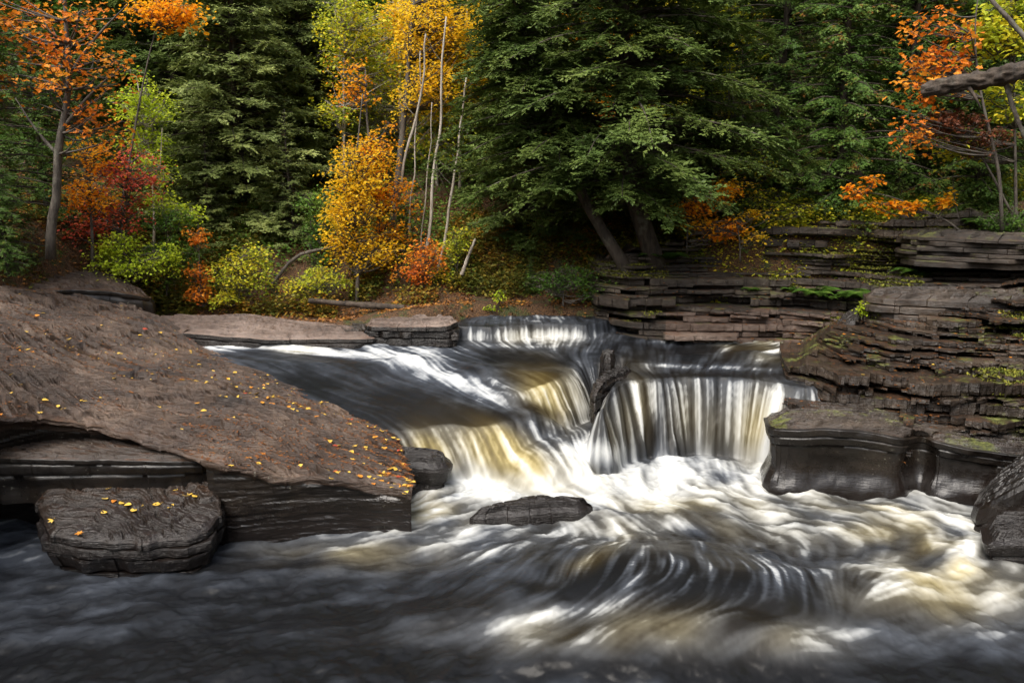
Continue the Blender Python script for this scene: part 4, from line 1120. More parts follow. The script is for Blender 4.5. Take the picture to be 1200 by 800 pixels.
bl('maple_tree', 'crimson red maple over the yellow green shrub on the left', 'tree', 140, 315, 13.4, [(140, 280, 0), (148, 235, 0), (155, 190, 0)],
   [(155, 205, 0, 34, 34, .5, 2), (125, 255, 0, 45, 18, .5, 1.2), (105, 265, 0, 20, 18, .4, .6)], L_RED, 23, leaf=.06, ncl=60, per=26, cl_r=.24, trunk_r=.035)
bl('maple_tree', 'golden orange young maple between the grey trunk and the red maple', 'tree', 108, 300, 12.9, [(108, 270, 0), (104, 220, 0), (98, 180, 0)],
   [(105, 225, 0, 24, 32, .4, 2), (108, 180, 0, 22, 22, .4, 1)], L_ORYE, 24, leaf=.065, ncl=38, per=24, cl_r=.22, trunk_r=.03)
bl('shrub', 'bright yellow green shrub at the river bend behind the rock step', 'shrub', 150, 335, 13.0, [(150, 305, 0), (148, 280, 0)],
   [(150, 305, 0, 40, 22, .5, 2), (190, 300, .3, 22, 25, .4, .8), (135, 285, 0, 20, 16, .3, .7)], L_LIME, 25, leaf=.055, ncl=60, per=34, cl_r=.20, trunk_r=.02)
bl('shrub', 'green shrub with layered boughs right of the yellow green shrub', 'shrub', 195, 340, 13.8, [(196, 300, 0), (195, 260, 0)],
   [(200, 255, 0, 26, 14, .4, 1), (200, 300, 0, 34, 30, .5, 2)], L_GRN, 26, leaf=.055, ncl=55, per=34, cl_r=.22, trunk_r=.02)
bl('shrub', 'small flame orange sapling in front of the pyramid hemlock', 'shrub', 236, 352, 13.6, [(234, 320, 0), (233, 285, 0), (232, 262, 0)],
   [(232, 278, 0, 13, 16, .25, 1), (234, 318, 0, 18, 14, .3, 1), (235, 342, 0, 16, 8, .3, 1)], L_OR, 27, leaf=.06, ncl=30, per=22, cl_r=.16, trunk_r=.015)
bl('shrub', 'mustard yellow shrub right of the flame orange sapling', 'shrub', 280, 352, 13.7, [(280, 325, 0), (284, 300, 0)],
   [(282, 318, 0, 34, 22, .4, 2), (296, 294, 0, 25, 8, .3, .8), (268, 345, 0, 20, 8, .3, .8)], L_YGRN, 28, leaf=.06, ncl=46, per=26, cl_r=.2, trunk_r=.02)
bl('maple_tree', 'glowing yellow maple standing at the centre left of the birches', 'tree', 418, 350, 14.2, [(420, 300, 0), (414, 240, 0), (418, 180, 0), (425, 110, 0)],
   [(420, 215, 0, 34, 55, .6, 3), (432, 292, 0, 44, 26, .5, 1.6), (402, 250, 0, 22, 45, .5, 1.2)], L_YEL, 29, leaf=.065, ncl=120, per=30, cl_r=.28, trunk_r=.04, tpl=TPL4)
bl('maple_tree', 'golden orange maple close behind the yellow one, left of the birch stems', 'tree', 446, 345, 14.8, [(446, 290, 0), (440, 220, 0), (430, 150, 0), (428, 80, 0)],
   [(440, 175, 0, 32, 35, .6, 2), (455, 230, 0, 28, 30, .5, 1.6), (452, 280, 0, 26, 22, .5, 1), (412, 100, 0, 18, 40, .4, .6)], L_ORYE, 30, leaf=.065, ncl=85, per=24, cl_r=.28, trunk_r=.045)
bl('shrub', 'small orange shrub at the feet of the birch stems', 'shrub', 500, 342, 14.0, [(500, 315, 0), (498, 290, 0)],
   [(500, 300, 0, 26, 22, .4, 2), (485, 318, 0, 22, 14, .3, 1)], L_OR, 31, leaf=.055, ncl=42, per=24, cl_r=.18, trunk_r=.015)
bl('shrub', 'yellow green shrub between the birch stems and the white leaning log', 'shrub', 536, 335, 14.3, [(536, 300, 0), (534, 275, 0)],
   [(536, 285, 0, 16, 24, .3, 2), (520, 320, 0, 16, 12, .3, 1)], L_YGRN, 32, leaf=.055, ncl=30, per=24, cl_r=.18, trunk_r=.015)
bl('shrub', 'yellow green undergrowth shrub below the golden maple', 'shrub', 380, 350, 14.0, [(380, 330, 0), (382, 315, 0)],
   [(385, 325, 0, 40, 14, .4, 2), (350, 335, 0, 25, 10, .3, 1)], L_YGRN, 33, leaf=.055, ncl=44, per=26, cl_r=.2, trunk_r=.015)
bl('shrub', 'green shrub left of the glowing yellow maple', 'shrub', 375, 335, 15.0, [(375, 300, 0), (376, 250, 0)],
   [(376, 250, 0, 22, 35, .4, 2), (372, 300, 0, 20, 24, .4, 1)], L_GRN, 34, leaf=.055, ncl=55, per=32, cl_r=.22, trunk_r=.02)
bl('poplar_tree', 'tall yellow green poplar rising to the top edge left of the grey birch trunk', 'tree', 404, 320, 17.0, [(404, 200, 0), (402, 100, 0), (406, 0, 0), (408, -60, 0)],
   [(405, 30, 0, 30, 55, .9, 2), (440, 60, .5, 30, 60, .9, 1.5), (395, 120, 0, 22, 40, .6, .8)], L_YGRN, 35, leaf=.075, ncl=95, per=32, cl_r=.34, trunk_r=.045, bark=B_BIRCH)
bl('birch_tree', 'tall grey birch trunk leaning right with a yellow crown at the top edge', 'tree', 452, 330, 16.2, [(468, 200, 0), (476, 110, 0), (484, 20, 0), (492, -60, 0)],
   [(510, 30, 0, 40, 45, .9, 2), (500, 100, 0, 34, 30, .8, 1.2), (535, 15, .4, 34, 45, .7, 1.3), (545, 85, .6, 26, 40, .6, 1)], L_YEL, 36, leaf=.075, ncl=170, per=30, cl_r=.32, trunk_r=.095, bark=B_GREY)
bl('poplar_tree', 'yellow leaved poplar behind the hemlock boughs at the top centre', 'tree', 540, 325, 17.0, [(538, 200, 0), (545, 100, 0), (548, -20, 0)],
   [(540, 90, 0, 40, 60, .9, 2), (530, 150, 0, 34, 40, .8, 1)], L_YGRN, 37, leaf=.08, ncl=90, per=30, cl_r=.34, trunk_r=.05, bark=B_BIRCH)
bl('maple_tree', 'orange and yellow maple glimpsed through the top of the big hemlock', 'tree', 700, 290, 17.5, [(700, 160, 0), (705, 60, 0), (700, -20, 0)],
   [(690, 130, 0, 60, 50, .9, 2), (700, 20, 0, 70, 40, .9, 1.5), (640, 160, 0, 30, 40, .6, 1)], L_ORYE, 38, leaf=.09, ncl=110, per=30, cl_r=.36, trunk_r=.06)
bl('maple_tree', 'dull golden sapling under the curved hemlock trunk', 'tree', 805, 290, 13.1, [(806, 255, 0), (800, 225, 0), (796, 200, 0)],
   [(812, 238, 0, 26, 14, .4, 1.3), (840, 222, 0, 24, 10, .4, 1), (850, 265, 0, 34, 12, .3, 1)], L_ORYE, 39, leaf=.07, ncl=60, per=18, cl_r=.20, trunk_r=.015)
bl('shrub', 'yellow green brush on the cliff top under the cedars', 'shrub', 860, 282, 13.7, [(858, 240, 0), (866, 190, 0)],
   [(880, 190, 0, 28, 14, .4, 1), (880, 235, 0, 50, 22, .5, 2), (930, 245, 0, 40, 20, .5, 1.4), (850, 110, .3, 14, 50, .3, .8)], L_YGRN, 40, leaf=.06, ncl=75, per=18, cl_r=.22, trunk_r=.015)
bl('maple_branch', 'thin leaning sapling with golden leaves reaching left over the cliff', 'tree', 1142, 282, 12.3, [(1118, 262, 0), (1080, 245, 0), (1040, 228, 0), (1005, 225, 0)],
   [(1000, 222, 0, 14, 8, .15, 1), (1045, 240, 0, 34, 7, .2, 2), (1075, 238, 0, 16, 6, .15, 1), (1020, 208, 0, 10, 4, .15, .4), (1108, 235, 0, 9, 14, .15, .6)], L_ORYE, 41, leaf=.085, ncl=26, per=14, cl_r=.12, trunk_r=.02, tpl=TPL4,
   stems=[[(1125, 264, 0), (1118, 230, 0), (1116, 190, 0)]])
bl('maple_tree', 'orange leaved young tree above the broken log at the top right', 'tree', 1175, 262, 11.8, [(1172, 200, 0), (1150, 120, 0), (1140, 40, 0), (1150, -30, 0)],
   [(1098, 72, 0, 36, 20, .4, 2), (1110, 30, 0, 50, 22, .5, 1.4), (1070, 150, -.2, 16, 22, .3, .8), (1090, 100, 0, 28, 14, .3, 1)], L_OR, 42, leaf=.085, ncl=48, per=12, cl_r=.26, trunk_r=.03, tpl=TPL8)
bl('birch_tree', 'yellow and green leaved young tree at the top right corner', 'tree', 1192, 262, 12.2, [(1190, 200, 0), (1188, 100, 0), (1190, 0, 0)],
   [(1160, 45, 0, 34, 26, .4, 1.6), (1190, 10, 0, 40, 30, .4, 1.2), (1125, 170, 0, 26, 22, .3, 1), (1180, 110, 0, 40, 30, .4, 1)], L_YGRN, 43, leaf=.09, ncl=80, per=22, cl_r=.22, trunk_r=.03, tpl=TPL4)
bl('shrub', 'rusty brown dead cedar boughs hanging below the broken log', 'shrub', 1185, 240, 11.9, [(1150, 180, 0), (1110, 135, 0)],
   [(1110, 142, 0, 38, 14, .3, 1.4), (1150, 160, 0, 36, 14, .3, 1)], L_RUST, 44, leaf=.08, ncl=44, per=34, cl_r=.18, trunk_r=.02, tpl=TPLF)
bl('maple_tree', 'yellow and orange boughs hanging in at the top left corner', 'tree', 130, 300, 14.0, [(150, 200, 0), (170, 80, 0), (190, 10, 0)],
   [(205, 14, 0, 36, 14, .5, 1), (175, 8, 0, 25, 8, .4, .6)], L_ORYE, 45, leaf=.08, ncl=34, per=26, cl_r=.25, trunk_r=.03)
bl('poplar_tree', 'green leaved poplar behind the yellow poplar at the top', 'tree', 470, 310, 19.5, [(470, 200, 0), (468, 60, 0), (466, -40, 0)],
   [(430, 130, 0, 60, 80, 1.2, 2), (500, 190, 0, 40, 50, 1.0, 1.5), (470, 60, 0, 60, 60, 1.0, 1.5)], L_YGRN, 46, leaf=.085, ncl=120, per=32, cl_r=.40, trunk_r=.06, bark=B_BIRCH)
bl('shrub', 'tiny bright yellow plant on the bank before the far cascade', 'plant', 584, 362, 13.1, [(585, 350, 0), (584, 338, 0)],
   [(584, 345, 0, 7, 9, .1, 2), (578, 358, 0, 9, 4, .1, 1)], L_LIME, 47, leaf=.045, ncl=14, per=12, cl_r=.08, trunk_r=.006)
bl('shrub', 'small yellow green plant growing from the ledge beside the leaning wedge rock', 'plant', 1014, 378, 11.5, [(1014, 360, 0), (1012, 342, 0)],
   [(1013, 362, 0, 8, 14, .1, 2)], L_LIME, 48, leaf=.05, ncl=16, per=10, cl_r=.08, trunk_r=.006)

bl('shrub', 'bright green feathery shrub on the low bank under the big hemlock', 'shrub', 660, 352, 13.0, [(660, 330, 0), (658, 315, 0)],
   [(640, 328, 0, 26, 13, .3, 1), (675, 322, 0, 26, 15, .3, 1.2), (700, 338, .1, 20, 12, .2, .5)], L_FERN, 50, leaf=.06, ncl=46, per=34, cl_r=.17, trunk_r=.015, tpl=TPLF)
bl('shrub', 'feathery green shrub at the right edge above the capping beds', 'shrub', 1178, 290, 12.0, [(1178, 275, 0), (1176, 262, 0)],
   [(1170, 262, 0, 22, 16, .3, 1), (1195, 258, 0, 22, 20, .3, 1)], L_FERN, 51, leaf=.055, ncl=40, per=34, cl_r=.15, trunk_r=.015, tpl=TPLF)
bl('birch_tree', 'lime and yellow leaved sapling over the red maple at the left', 'tree', 205, 335, 14.2, [(200, 290, 0), (186, 230, 0), (190, 150, 0)],
   [(196, 235, 0, 18, 18, .4, 1), (215, 250, 0, 22, 8, .3, 1), (182, 195, 0, 16, 14, .4, 1)], L_LIME, 52, leaf=.06, ncl=36, per=30, cl_r=.2, trunk_r=.02, bark=B_BIRCH)

bl('maple_tree', 'thin yellow leaved sapling hanging over the mossy ledges right of the curved hemlock trunk', 'tree', 868, 300, 13.0, [(866, 265, 0), (850, 235, 0), (840, 205, 0)],
   [(835, 232, 0, 22, 6, .2, 1), (812, 262, 0, 20, 5, .2, 1), (885, 250, 0, 24, 6, .2, 1), (860, 215, 0, 22, 5, .2, 1), (878, 275, 0, 18, 6, .2, .7)], L_YEL, 53, leaf=.06, ncl=34, per=16, cl_r=.15, trunk_r=.014)
bl('poplar_tree', 'bright yellow poplar behind the tall grey birch trunk', 'tree', 515, 318, 17.6, [(512, 200, 0), (508, 90, 0), (512, -20, 0)],
   [(495, 60, 0, 34, 60, .8, 2), (520, 130, 0, 34, 40, .7, 1.2), (470, 20, 0, 26, 36, .6, 1)], L_YEL, 54, leaf=.08, ncl=110, per=30, cl_r=.34, trunk_r=.05, bark=B_BIRCH)

# ---------- bare stems: birches without a visible crown
stem_defs = [('white birch stem leaning right beside the grey trunk', 461, 242, 15.0, [(470, 205, 0), (482, 160, 0), (492, 110, 0), (500, 40, 0)], .035),
    ('straight thin white birch stem behind the orange shrub', 476, 255, 15.6, [(484, 200, 0), (490, 140, 0), (494, 60, 0)], .02),
    ('tallest pale birch stem between the grey trunk and the hemlock', 500, 280, 14.8, [(505, 220, 0), (513, 165, 0), (516, 100, 0), (522, 20, 0)], .035),
    ('birch stem with dark patches leaning right before the hemlock', 515, 298, 14.5, [(526, 250, 0), (531, 215, 0), (540, 160, 0), (548, 90, 0)], .032),
    ('thin grey sapling stem at the left of the birches', 493, 280, 15.2, [(497, 245, 0), (503, 200, 0), (507, 120, 0)], .018)]
for i_, (lb, px, py, y, tr, r0) in enumerate(stem_defs):
    b = base(px, py + 12, y, .25)
    pts = np.array([(0, 0, 0)] + [loc_(a, c, y + d, b) for a, c, d in tr])
    q = resample(chaikin(pts, 2, False), 18, False)
    q[:, 0] += fbm(np.arange(18) * .3, np.zeros(18), i_ + 60, 2) * .05
    A = Acc(); A.tube(q, np.linspace(r0, r0 * .45, 18), 8, .1, i_)
    t = thing('birch_tree', b, lb, 'tree', 'birch stems'); link('trunk', A.mesh('trunk', B_BIRCH), t)
    for k_ in range(5):
        A = Acc()
        k = int(rng.integers(7, 18)); a = rng.random() * 2 * PI; L_ = .3 + .4 * rng.random()
        A.tube(np.array([q[k], q[k] + np.array([math.cos(a), math.sin(a), .7]) * L_ * .5, q[k] + np.array([math.cos(a) * 1.1, math.sin(a), 1.0]) * L_]), [.008, .005, .002], 4)
        link('branch', A.mesh('branch', B_GREY), t)


def log(name, label, cat, pts, rad, bark, seed=0, stubs=0, rough=.18, sides=12, broken=True):
    pts = resample(chaikin(pts, 1, False), 110, False)
    b = pts[0]
    A = Acc(); pl = pts - b
    rr = np.interp(np.linspace(0, 1, 110), np.linspace(0, 1, len(rad)), rad)
    rr = rr * (1 + .10 * fbm(np.arange(110) * .15, np.zeros(110), seed, 4) * 2)
    A.tube(pl, rr, sides, rough, seed)
    t = thing(name, tuple(b), label, cat); link('trunk', A.mesh('trunk', bark), t)
    r = np.random.default_rng(seed)
    for k_ in range(stubs):
        k = int(r.integers(12, 100)); a = r.normal(0, 1, 3); a /= np.linalg.norm(a); a[1] = -abs(a[1]) * .6
        A = Acc(); L_ = rr[k] * (2 + 4 * r.random())
        A.tube(np.array([pl[k], pl[k] + a * L_ * .6, pl[k] + a * L_ + np.array([0, 0, -.03])]), [rr[k] * .35, rr[k] * .22, rr[k] * .08], 6, .2)
        link('branch', A.mesh('branch', bark), t)
    return t


log('fallen_log', 'pale leaning dead birch log before the big hemlock', 'log', [D(541, 322, 14.0), D(548, 302, 14.0), D(557, 280, 14.1)], [.035, .03, .02], B_BIRCH, 3)
log('fallen_log', 'long dark fallen trunk lying level across the back of the cliff top', 'log', [D(770, 192, 15.2), D(840, 203, 14.8), D(920, 207, 14.3), D(1010, 208, 13.9)], [.07, .09, .11, .12], B_ROT, 4, 5)
log('broken_log', 'thick mossy broken log slanting in from the right edge', 'log', [D(1082, 107, 10.9), D(1120, 98, 10.6), D(1160, 92, 10.3), D(1230, 76, 9.8), D(1330, 60, 9.2)], [.085, .10, .105, .115, .12], B_ROT, 5, 3, rough=.34, sides=26)
log('fallen_log', 'thin dead stick slanting down from the broken log at the right edge', 'log', [D(1178, 97, 10.2), D(1190, 135, 10.2), D(1205, 170, 10.2)], [.03, .028, .02], B_GREY, 6)
log('fallen_log', 'thin bare pole crossing the top right corner', 'log', [D(1150, -12, 10.8), D(1180, 20, 10.6), D(1215, 60, 10.4)], [.025, .03, .03], B_GREY, 7)
log('fallen_log', 'dark rotten log leaning on the bank under the big hemlock', 'log', [D(692, 338, 13.5), D(705, 326, 13.4), D(722, 312, 13.3)], [.06, .05, .03], B_ROT, 8, 2)
log('fallen_log', 'bent bare bough lying in front of the pyramid hemlock', 'log', [D(318, 334, 14.3), D(345, 300, 14.3), D(375, 292, 14.4), D(402, 288, 14.5), D(425, 292, 14.6)], [.03, .035, .03, .025, .02], B_GREY, 9, 4)
log('fallen_log', 'dark log shape added for the shaded undercut of the far bank under the yellow maple', 'log', [D(362, 352, 13.6), D(430, 358, 13.6), D(500, 362, 13.6), D(560, 366, 13.6)], [.04, .055, .05, .03], B_ROT, 10, 2)  # added dark strip standing in for the bank's shaded undercut


# ---------- ferns and cedar seedlings on the ledges
def fern_mesh(seed, n=11, L=.35, mat=None):
    r = np.random.default_rng(seed); P_, X_, Y_, Z_, S_ = [], [], [], [], []
    for i in range(n):
        a = i / n * 2 * PI + r.normal(0, .2); l = L * (.6 + .6 * r.random())
        m = 22; t = np.linspace(.12, 1, m)
        d = np.array([math.cos(a), math.sin(a), 0]); sd_ = np.array([-d[1], d[0], 0])
        p = d[None] * (t * l * .9)[:, None]; p[:, 2] = l * (1.1 * t - .95 * t * t)
        for s in (-1, 1):
            x = sd_[None] * s + d[None] * .35 + np.zeros((m, 3)); x[:, 2] -= .15; x /= np.linalg.norm(x, axis=1)[:, None]
            z = np.tile([0, 0, 1.0], (m, 1)) ; z = z - x * np.sum(z * x, 1)[:, None]; z /= np.linalg.norm(z, axis=1)[:, None]
            P_.append(p); X_.append(x); Y_.append(np.cross(z, x)); Z_.append(z); S_.append(l * .30 * np.sin(PI * np.clip(t * .85 + .12, 0, 1)) + .01)
    return leaves_mesh('fern', mat or L_FERN, TPLN, np.vstack(P_), np.vstack(X_), np.vstack(Y_), np.vstack(Z_), np.concatenate(S_), r)


FERN = [fern_mesh(1), fern_mesh(2, 8, .28), fern_mesh(3, 13, .22)]
fern_spots = [(955, 345, 12.4), (972, 348, 12.3), (985, 346, 12.3), (1003, 348, 12.1), (925, 338, 12.7), (880, 338, 12.8), (1150, 262, 12.4), (1172, 270, 12.2), (1190, 276, 12.0), (1165, 285, 12.0), (1128, 292, 12.3), (1105, 335, 12.3),
              (1075, 322, 12.6), (870, 270, 13.5), (1110, 425, 10.7), (1160, 350, 11.8), (760, 300, 13.3), (905, 275, 13.5), (785, 302, 13.2)]
for i_, (px, py, y) in enumerate(fern_spots):
    o = link('fern', FERN[i_ % 3], None, D(px, py + 3, y)); o.rotation_euler = (0, 0, i_ * 1.3); sc_ = .8 + .5 * rng.random(); o.scale = (sc_,) * 3
    where = 'on the cliff ledge behind the wedge rock' if i_ in (0, 1, 2, 3, 4, 5) else 'clustered at the right edge above the capping beds' if i_ in (6, 7, 8, 9, 10) else 'in the cracks of the stepped bank at the right' if i_ in (11, 12, 14, 15) else 'on the cliff top beside the curved hemlock trunk'
    tag(o, 'green fern ' + where, 'fern', 'ferns ' + where)


# ---------- undergrowth and the far wood, as masses
def surface_cards(name, mat, n, xr, yr, size, hgt, seed, label, cond=None, tpl=TPL4, clump=1.0, thr=.5):
    r = np.random.default_rng(seed)
    x = r.uniform(*xr, n); y = r.uniform(*yr, n)
    keep = vnoise(x * clump, y * clump, seed) > thr
    if cond is not None: keep &= cond(x, y)
    x, y = x[keep], y[keep]; z = ground_z(x, y)
    hh = hgt * (.3 + vnoise(x * 1.3, y * 1.3, seed + 1) * 1.2)
    p = np.stack([x, y, z + hh * r.random(len(x)) ** 1.3], 1)
    a, b, c = rot_frames(len(p), r)
    me = leaves_mesh(name, mat, tpl, p, a, b, c, size * (.6 + .8 * r.random(len(p))), r)
    return tag(link(name, me), label, None, None, 'stuff')


surface_cards('undergrowth', L_OLIVE, 90000, (-8, 2.6), (13.6, 17.5), .065, .35, 101, 'olive and rust coloured undergrowth along the far bank', thr=.42, clump=1.1)
surface_cards('undergrowth', L_GRN, 40000, (-12, 3), (14.2, 20), .07, .5, 102, 'low green leaves under the far trees', thr=.5, clump=.8)
surface_cards('undergrowth', L_YGRN, 60000, (1.6, 9.5), (13.0, 17), .06, .45, 103, 'yellow green brush along the top of the right cliff', thr=.42, clump=1.3)
surface_cards('undergrowth', L_HEM, 50000, (1.6, 10), (13.0, 18), .07, .6, 106, 'dark green brush under the cedars on the cliff', thr=.35, clump=1.0, tpl=TPLF)
surface_cards('leaf_litter', L_LIT, 26000, (-9.5, 2), (12.9, 17), .055, .015, 104, 'fallen orange leaves on the far bank', thr=.3, clump=2)
surface_cards('leaf_litter', L_LIT, 16000, (-11, -5.8), (9.5, 13.5), .05, .015, 105, 'fallen rusty leaves on the left bank', thr=.3, clump=2)
surface_cards('undergrowth', L_OLIVE, 9000, (-9.5, -6.6), (11.3, 13.8), .055, .20, 107, 'sparse brown grass on the left bank', thr=.5, clump=2)


def crowns(name, specs, label, seed, mats, size, per):
    """a far wood: many crowns as clouds of leaf clumps on tapered stems; one object"""
    r = np.random.default_rng(seed)
    A = {}; TT = Acc()
    Pp, Mi, Rr = [], [], []
    for (x, y, h, rad, kind) in specs:
        z0 = float(ground_z(x, y)) - .2
        TT.tube(np.array([(x, y, z0), (x + .1, y, z0 + h * .5), (x, y, z0 + h * .95)]), [.12, .09, .03], 5)
        ncl = int(per * (.7 + .6 * r.random())); 
        t = r.random(ncl); zc = z0 + h * (.12 + .88 * t)
        prof = (1 - t) ** .7 if kind in (0, 1) else np.sin(PI * np.clip(.15 + .8 * t, 0, 1)) ** .6
        rr_ = rad * prof * np.sqrt(.25 + .75 * r.random(ncl)); a = r.random(ncl) * 2 * PI
        c = np.stack([x + rr_ * np.cos(a), y + rr_ * np.sin(a), zc], 1)
        m = 26; cr = .38
        q = r.normal(0, 1, (ncl, m, 3)) * np.array([cr, cr, cr * .35])
        q[..., 2] -= .25 * np.hypot(q[..., 0], q[..., 1])
        Pp.append((c[:, None] + q).reshape(-1, 3)); Mi.append(np.full(ncl * m, kind)); Rr.append(np.clip(np.repeat(r.random(ncl) * .6, m) + r.random(ncl * m) * .4, 0, 1))
    p = np.vstack(Pp); mi = np.concatenate(Mi); n = len(p)
    x, y, z = rot_frames(n, r)
    V, T, k = scatter(TPL4, p, x, y, z, size * (.6 + .8 * r.random(n)))
    rv = np.repeat(np.concatenate(Rr), k)
    tv = np.vstack(TT.v); tq = np.vstack(TT.q)
    me = mesh_from(name, np.vstack([V, tv]), tq + len(V), T, mats[0], False, {'rnd': np.r_[rv, np.zeros(len(tv))]})
    for m in mats[1:]: me.materials.append(m)
    me.materials.append(B_DARK)
    me.polygons.foreach_set('material_index', np.r_[np.full(len(tq), len(mats)), np.repeat(mi, len(TPL4[1]))].astype(np.int32))
    return tag(link(name, me), label, None, None, 'stuff')


r_ = np.random.default_rng(55)
sp1 = []
for row, (yy, nx) in enumerate([(21, 15), (24.5, 17), (29, 19), (34, 19)]):
    for i in range(nx):
        x = (-1 + 2 * (i + .5 + r_.normal(0, .2)) / nx) * (yy * .82)
        kd = int(r_.choice([0, 0, 1, 2, 3, 4], p=[.18, .18, .2, .18, .18, .08]))
        sp1.append((x, yy + r_.normal(0, .8), 9 + 4 * r_.random(), 1.9 + r_.random(), kd))
crowns('distant_forest', sp1, 'far wood of dark conifers and yellowing broadleaf trees on the slope', 7, [L_HEM, L_HEM, L_GRN, L_YGRN, L_ORYE], .17, 210)
sp2 = []
for i in range(64):
    a = r_.uniform(R(118), R(422)); d = r_.uniform(17, 28)      # around the sides and behind
    x, y = d * math.cos(a), d * math.sin(a)
    if y > 11 and abs(x) < y * .9 : continue
    if y < 0 or abs(x) > 12:
        sp2.append((x, y, 8 + 4 * r_.random(), 2.2 + r_.random(), int(r_.choice([0, 1, 2, 3]))))
crowns('distant_forest', sp2, 'forest closing the gorge beside and behind the photographer', 8, [L_HEM, L_HEM, L_GRN, L_YGRN], .30, 60)

# ================================================================== FALLEN LEAVES
def fallen_mesh(seed, mat, kind):
    r = np.random.default_rng(seed)
    if kind == 0:      # oval birch or beech leaf, curled
        n = 7; t = np.linspace(0, 1, n); w = .30 * np.sin(PI * t ** .85)
        rows = [np.stack([t - .5, s * w, .10 * (abs(s) * w * 1.5) + .10 * np.sin(PI * t) * (seed % 3 - 1) + .02], 1) for s in (-1, 0, 1)]
        v = np.vstack(rows); q = []
        for a in (0, 1):
            for i in range(n - 1): q.append((a * n + i, a * n + i + 1, (a + 1) * n + i + 1, (a + 1) * n + i))
        return mesh_from('fallen_leaf', v, q, None, mat, True, {'rnd': np.full(len(v), .3 + .5 * r.random())})
    # lobed maple leaf
    a = []; R0 = [.10, .50, .26, .46, .22, .50, .30, .16, .30, .50, .22, .46, .26, .50]
    for i, rr in enumerate(R0):
        th = -PI / 2 + i / len(R0) * 2 * PI; a.append((rr * math.cos(th), rr * math.sin(th), .10 * rr * math.sin(3 * th + seed) + .03))
    v = np.array([(0, 0, .0)] + a); n = len(a)
    tr = [(0, 1 + i, 1 + (i + 1) % n) for i in range(n)]
    return mesh_from('fallen_leaf', v, None, tr, mat, False, {'rnd': np.full(len(v), .3 + .5 * r.random())})


F_YEL = leaf_mat('fallen_yellow', [(.1, (.55, .33, .05)), (.6, (.72, .47, .08)), (.95, (.80, .60, .18))], rough=.5, trans=.15, patch=6)
F_ORG = leaf_mat('fallen_orange', [(.1, (.42, .12, .02)), (.6, (.58, .22, .03)), (.95, (.70, .38, .06))], rough=.5, trans=.15, patch=6)
F_RED = leaf_mat('fallen_red', [(.1, (.28, .03, .02)), (.9, (.50, .09, .04))], rough=.5, trans=.15)
F_BRN = leaf_mat('fallen_rust', [(.1, (.10, .035, .012)), (.5, (.20, .07, .02)), (.9, (.34, .14, .035))], rough=.7, trans=.1, patch=8)
LV = {c: [fallen_mesh(k * 7 + j, m, j % 2 if j < 3 else 0) for j in range(4)] for k, (c, m) in enumerate([('yellow', F_YEL), ('orange', F_ORG), ('red', F_RED), ('brown', F_BRN)])}
rl = np.random.default_rng(77)
NL = [0]


def lay(p, nrm, colr, size, where, group):
    o = bpy.data.objects.new('fallen_leaf', LV[colr][int(rl.integers(4))]); COL.objects.link(o)
    q = Vector(nrm).to_track_quat('Z', 'Y'); e = q.to_euler()
    o.location = (p[0], p[1], p[2] + .006)
    o.rotation_mode = 'QUATERNION'
    from mathutils import Quaternion
    o.rotation_quaternion = q @ Quaternion((0, 0, 1), rl.random() * 6.28) @ Quaternion((1, 0, 0), rl.normal(0, .18))
    o.scale = (size,) * 3
    tag(o, '%s fallen leaf lying %s' % (colr if colr != 'brown' else 'rusty brown', where), 'leaf', '%s fallen leaves %s' % (colr, group))
    NL[0] += 1


def pick(w):
    return ['yellow', 'orange', 'red', 'brown'][int(rl.choice(4, p=w))]


gyT, gxT = TZ, TX
ppx, ppy = project(TX, TY, TZ)
c_ = 0
while c_ < 228:
    i = int(rl.integers(4, NV - 4)); j = int(rl.integers(3, NU - 3))
    x, y = ppx[i, j], ppy[i, j]
    if x < -15 or y > 600 or water_z(TX[i, j], TY[i, j]) > TZ[i, j] - .01 and TX[i, j] > -5.5: continue
    edge = (x > 230 and y > 420)
    dens = (.7 if edge else .5 if y > 400 else .25) * (vnoise(TX[i, j] * 2.5, TY[i, j] * 2.5, 5) > .38)
    if rl.random() > dens: continue
    lay((TX[i, j], TY[i, j], TZ[i, j]), (rl.normal(0, .12), -.05, 1), pick([.66, .2, .04, .10]), .055 + .04 * rl.random(), 'on the broad brown shelf left of the river', 'on the left shelf'); c_ += 1
for (px, py) in [(182, 571), (157, 600), (123, 586), (134, 590), (144, 591), (150, 595), (185, 593), (200, 596), (165, 595), (188, 569), (196, 570), (210, 580), (220, 582), (228, 584), (231, 561), (240, 561), (250, 572), (122, 603), (62, 613), (93, 628), (126, 574), (205, 576)]:
    z = .5
    for _ in range(25):
        x, y = P(px, py, z); z += .3 * (float(ztL(x, y)) - z)
    lay((x, y, z + .025), (rl.normal(0, .1), -.1, 1), pick([.78, .2, 0, .02]), .075 + .03 * rl.random(), 'on the dark stepped ledge under the shelf', 'on the stepped ledge')
for nm, wh, gr, n_l, wts in [('stepped_bank', 'on the wet stepped bank right of the falls', 'on the stepped bank', 45, [.15, .5, .05, .3])]:
    X_, Y_, Z_ = STR[nm]; c_ = 0
    slope = np.zeros_like(Z_); slope[1:-1] = (Z_[2:] - Z_[:-2]) / (np.abs(Y_[2:] - Y_[:-2]) + 1e-4)
    ii, jj = np.where((np.abs(slope) < .25) & (Z_ > .8))
    while c_ < n_l:
        k = int(rl.integers(len(ii))); i, j = ii[k], jj[k]
        if i > X_.shape[0] - 4 or X_[i, j] / Y_[i, j] > .68: continue
        lay((X_[i, j], Y_[i, j], Z_[i, j]), (0, -.1, 1), pick(wts), .045 + .025 * rl.random(), wh, gr); c_ += 1


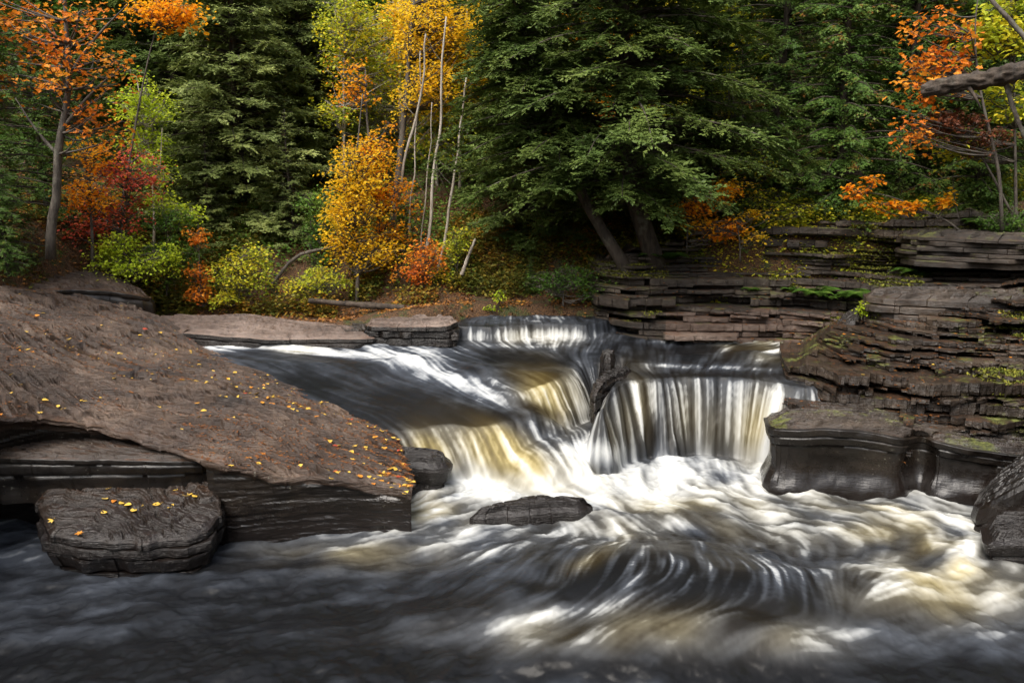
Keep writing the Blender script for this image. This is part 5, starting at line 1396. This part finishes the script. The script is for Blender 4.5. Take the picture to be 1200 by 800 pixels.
def crumbs(name, mat, X_, Y_, Z_, n, size, seed, label, tpl=TPLN, cond=None):
    r = np.random.default_rng(seed)
    i = r.integers(2, X_.shape[0] - 2, n); j = r.integers(2, X_.shape[1] - 2, n)
    p = np.stack([X_[i, j], Y_[i, j], Z_[i, j] + .004], 1)
    k = vnoise(p[:, 0] * 2.2, p[:, 1] * 2.2, seed) > .42
    if cond is not None: k &= cond(p)
    p = p[k]; m = len(p)
    a, b, c = rot_frames(m, r); a[:, 2] *= .2; b[:, 2] *= .2
    c = np.cross(a, b)
    me = leaves_mesh(name, mat, tpl, p, a, b, c, size * (.5 + r.random(m)), r)
    return tag(link(name, me), label, None, None, 'stuff')


crumbs('leaf_litter', F_BRN, TX, TY, TZ, 16000, .030, 201, 'rusty needles and leaf crumbs caught in the cracks of the left shelf')
crumbs('leaf_litter', F_YEL, TX, TY, TZ, 900, .035, 202, 'tiny far yellow leaves scattered over the back of the left shelf', TPL4, cond=lambda p: p[:, 1] > 9.2)
X_, Y_, Z_ = STR['stepped_bank']
crumbs('leaf_litter', F_BRN, X_, Y_, Z_, 9000, .035, 203, 'rusty needles and crumbs on the stepped bank')
X_, Y_, Z_ = STR['layered_cliff']
crumbs('leaf_litter', F_BRN, X_, Y_, Z_, 9000, .045, 204, 'rusty litter on the ledges of the layered cliff')
MOSS = leaf_mat('moss_tufts', [(.1, (.05, .065, .008)), (.5, (.12, .13, .015)), (.9, (.24, .22, .03))], rough=.9, trans=.1, patch=3)
def tufts(nm, n, seed, label, size, thr, zlo):
    X_, Y_, Z_ = STR[nm]; r = np.random.default_rng(seed)
    sl = np.full(Z_.shape, 9.); sl[1:-1] = np.abs(Z_[2:] - Z_[:-2]) / (np.abs(Y_[2:] - Y_[:-2]) + 1e-4)
    ii, jj = np.where((sl < .5) & (Z_ > zlo) & (vnoise(X_ * 1.3, Z_ * 4, seed) > thr))
    k = r.integers(len(ii), size=n); i, j = ii[k], jj[k]
    p = np.stack([X_[i, j] + r.normal(0, .02, n), Y_[i, j] + r.normal(0, .02, n), Z_[i, j] + .01 * r.random(n)], 1)
    a, b, c = rot_frames(n, r); a[:, 2] = np.abs(a[:, 2]) + .4
    return tag(link('moss', leaves_mesh('moss', MOSS, TPL4, p, a, b, c, size * (.5 + r.random(n)), r)), label, None, None, 'stuff')
tufts('layered_cliff', 30000, 301, 'yellow green moss on the ledges of the layered cliff', .035, .62, 1.5)
tufts('stepped_bank', 16000, 302, 'yellow green moss on the beds of the stepped bank', .028, .68, 1.1)
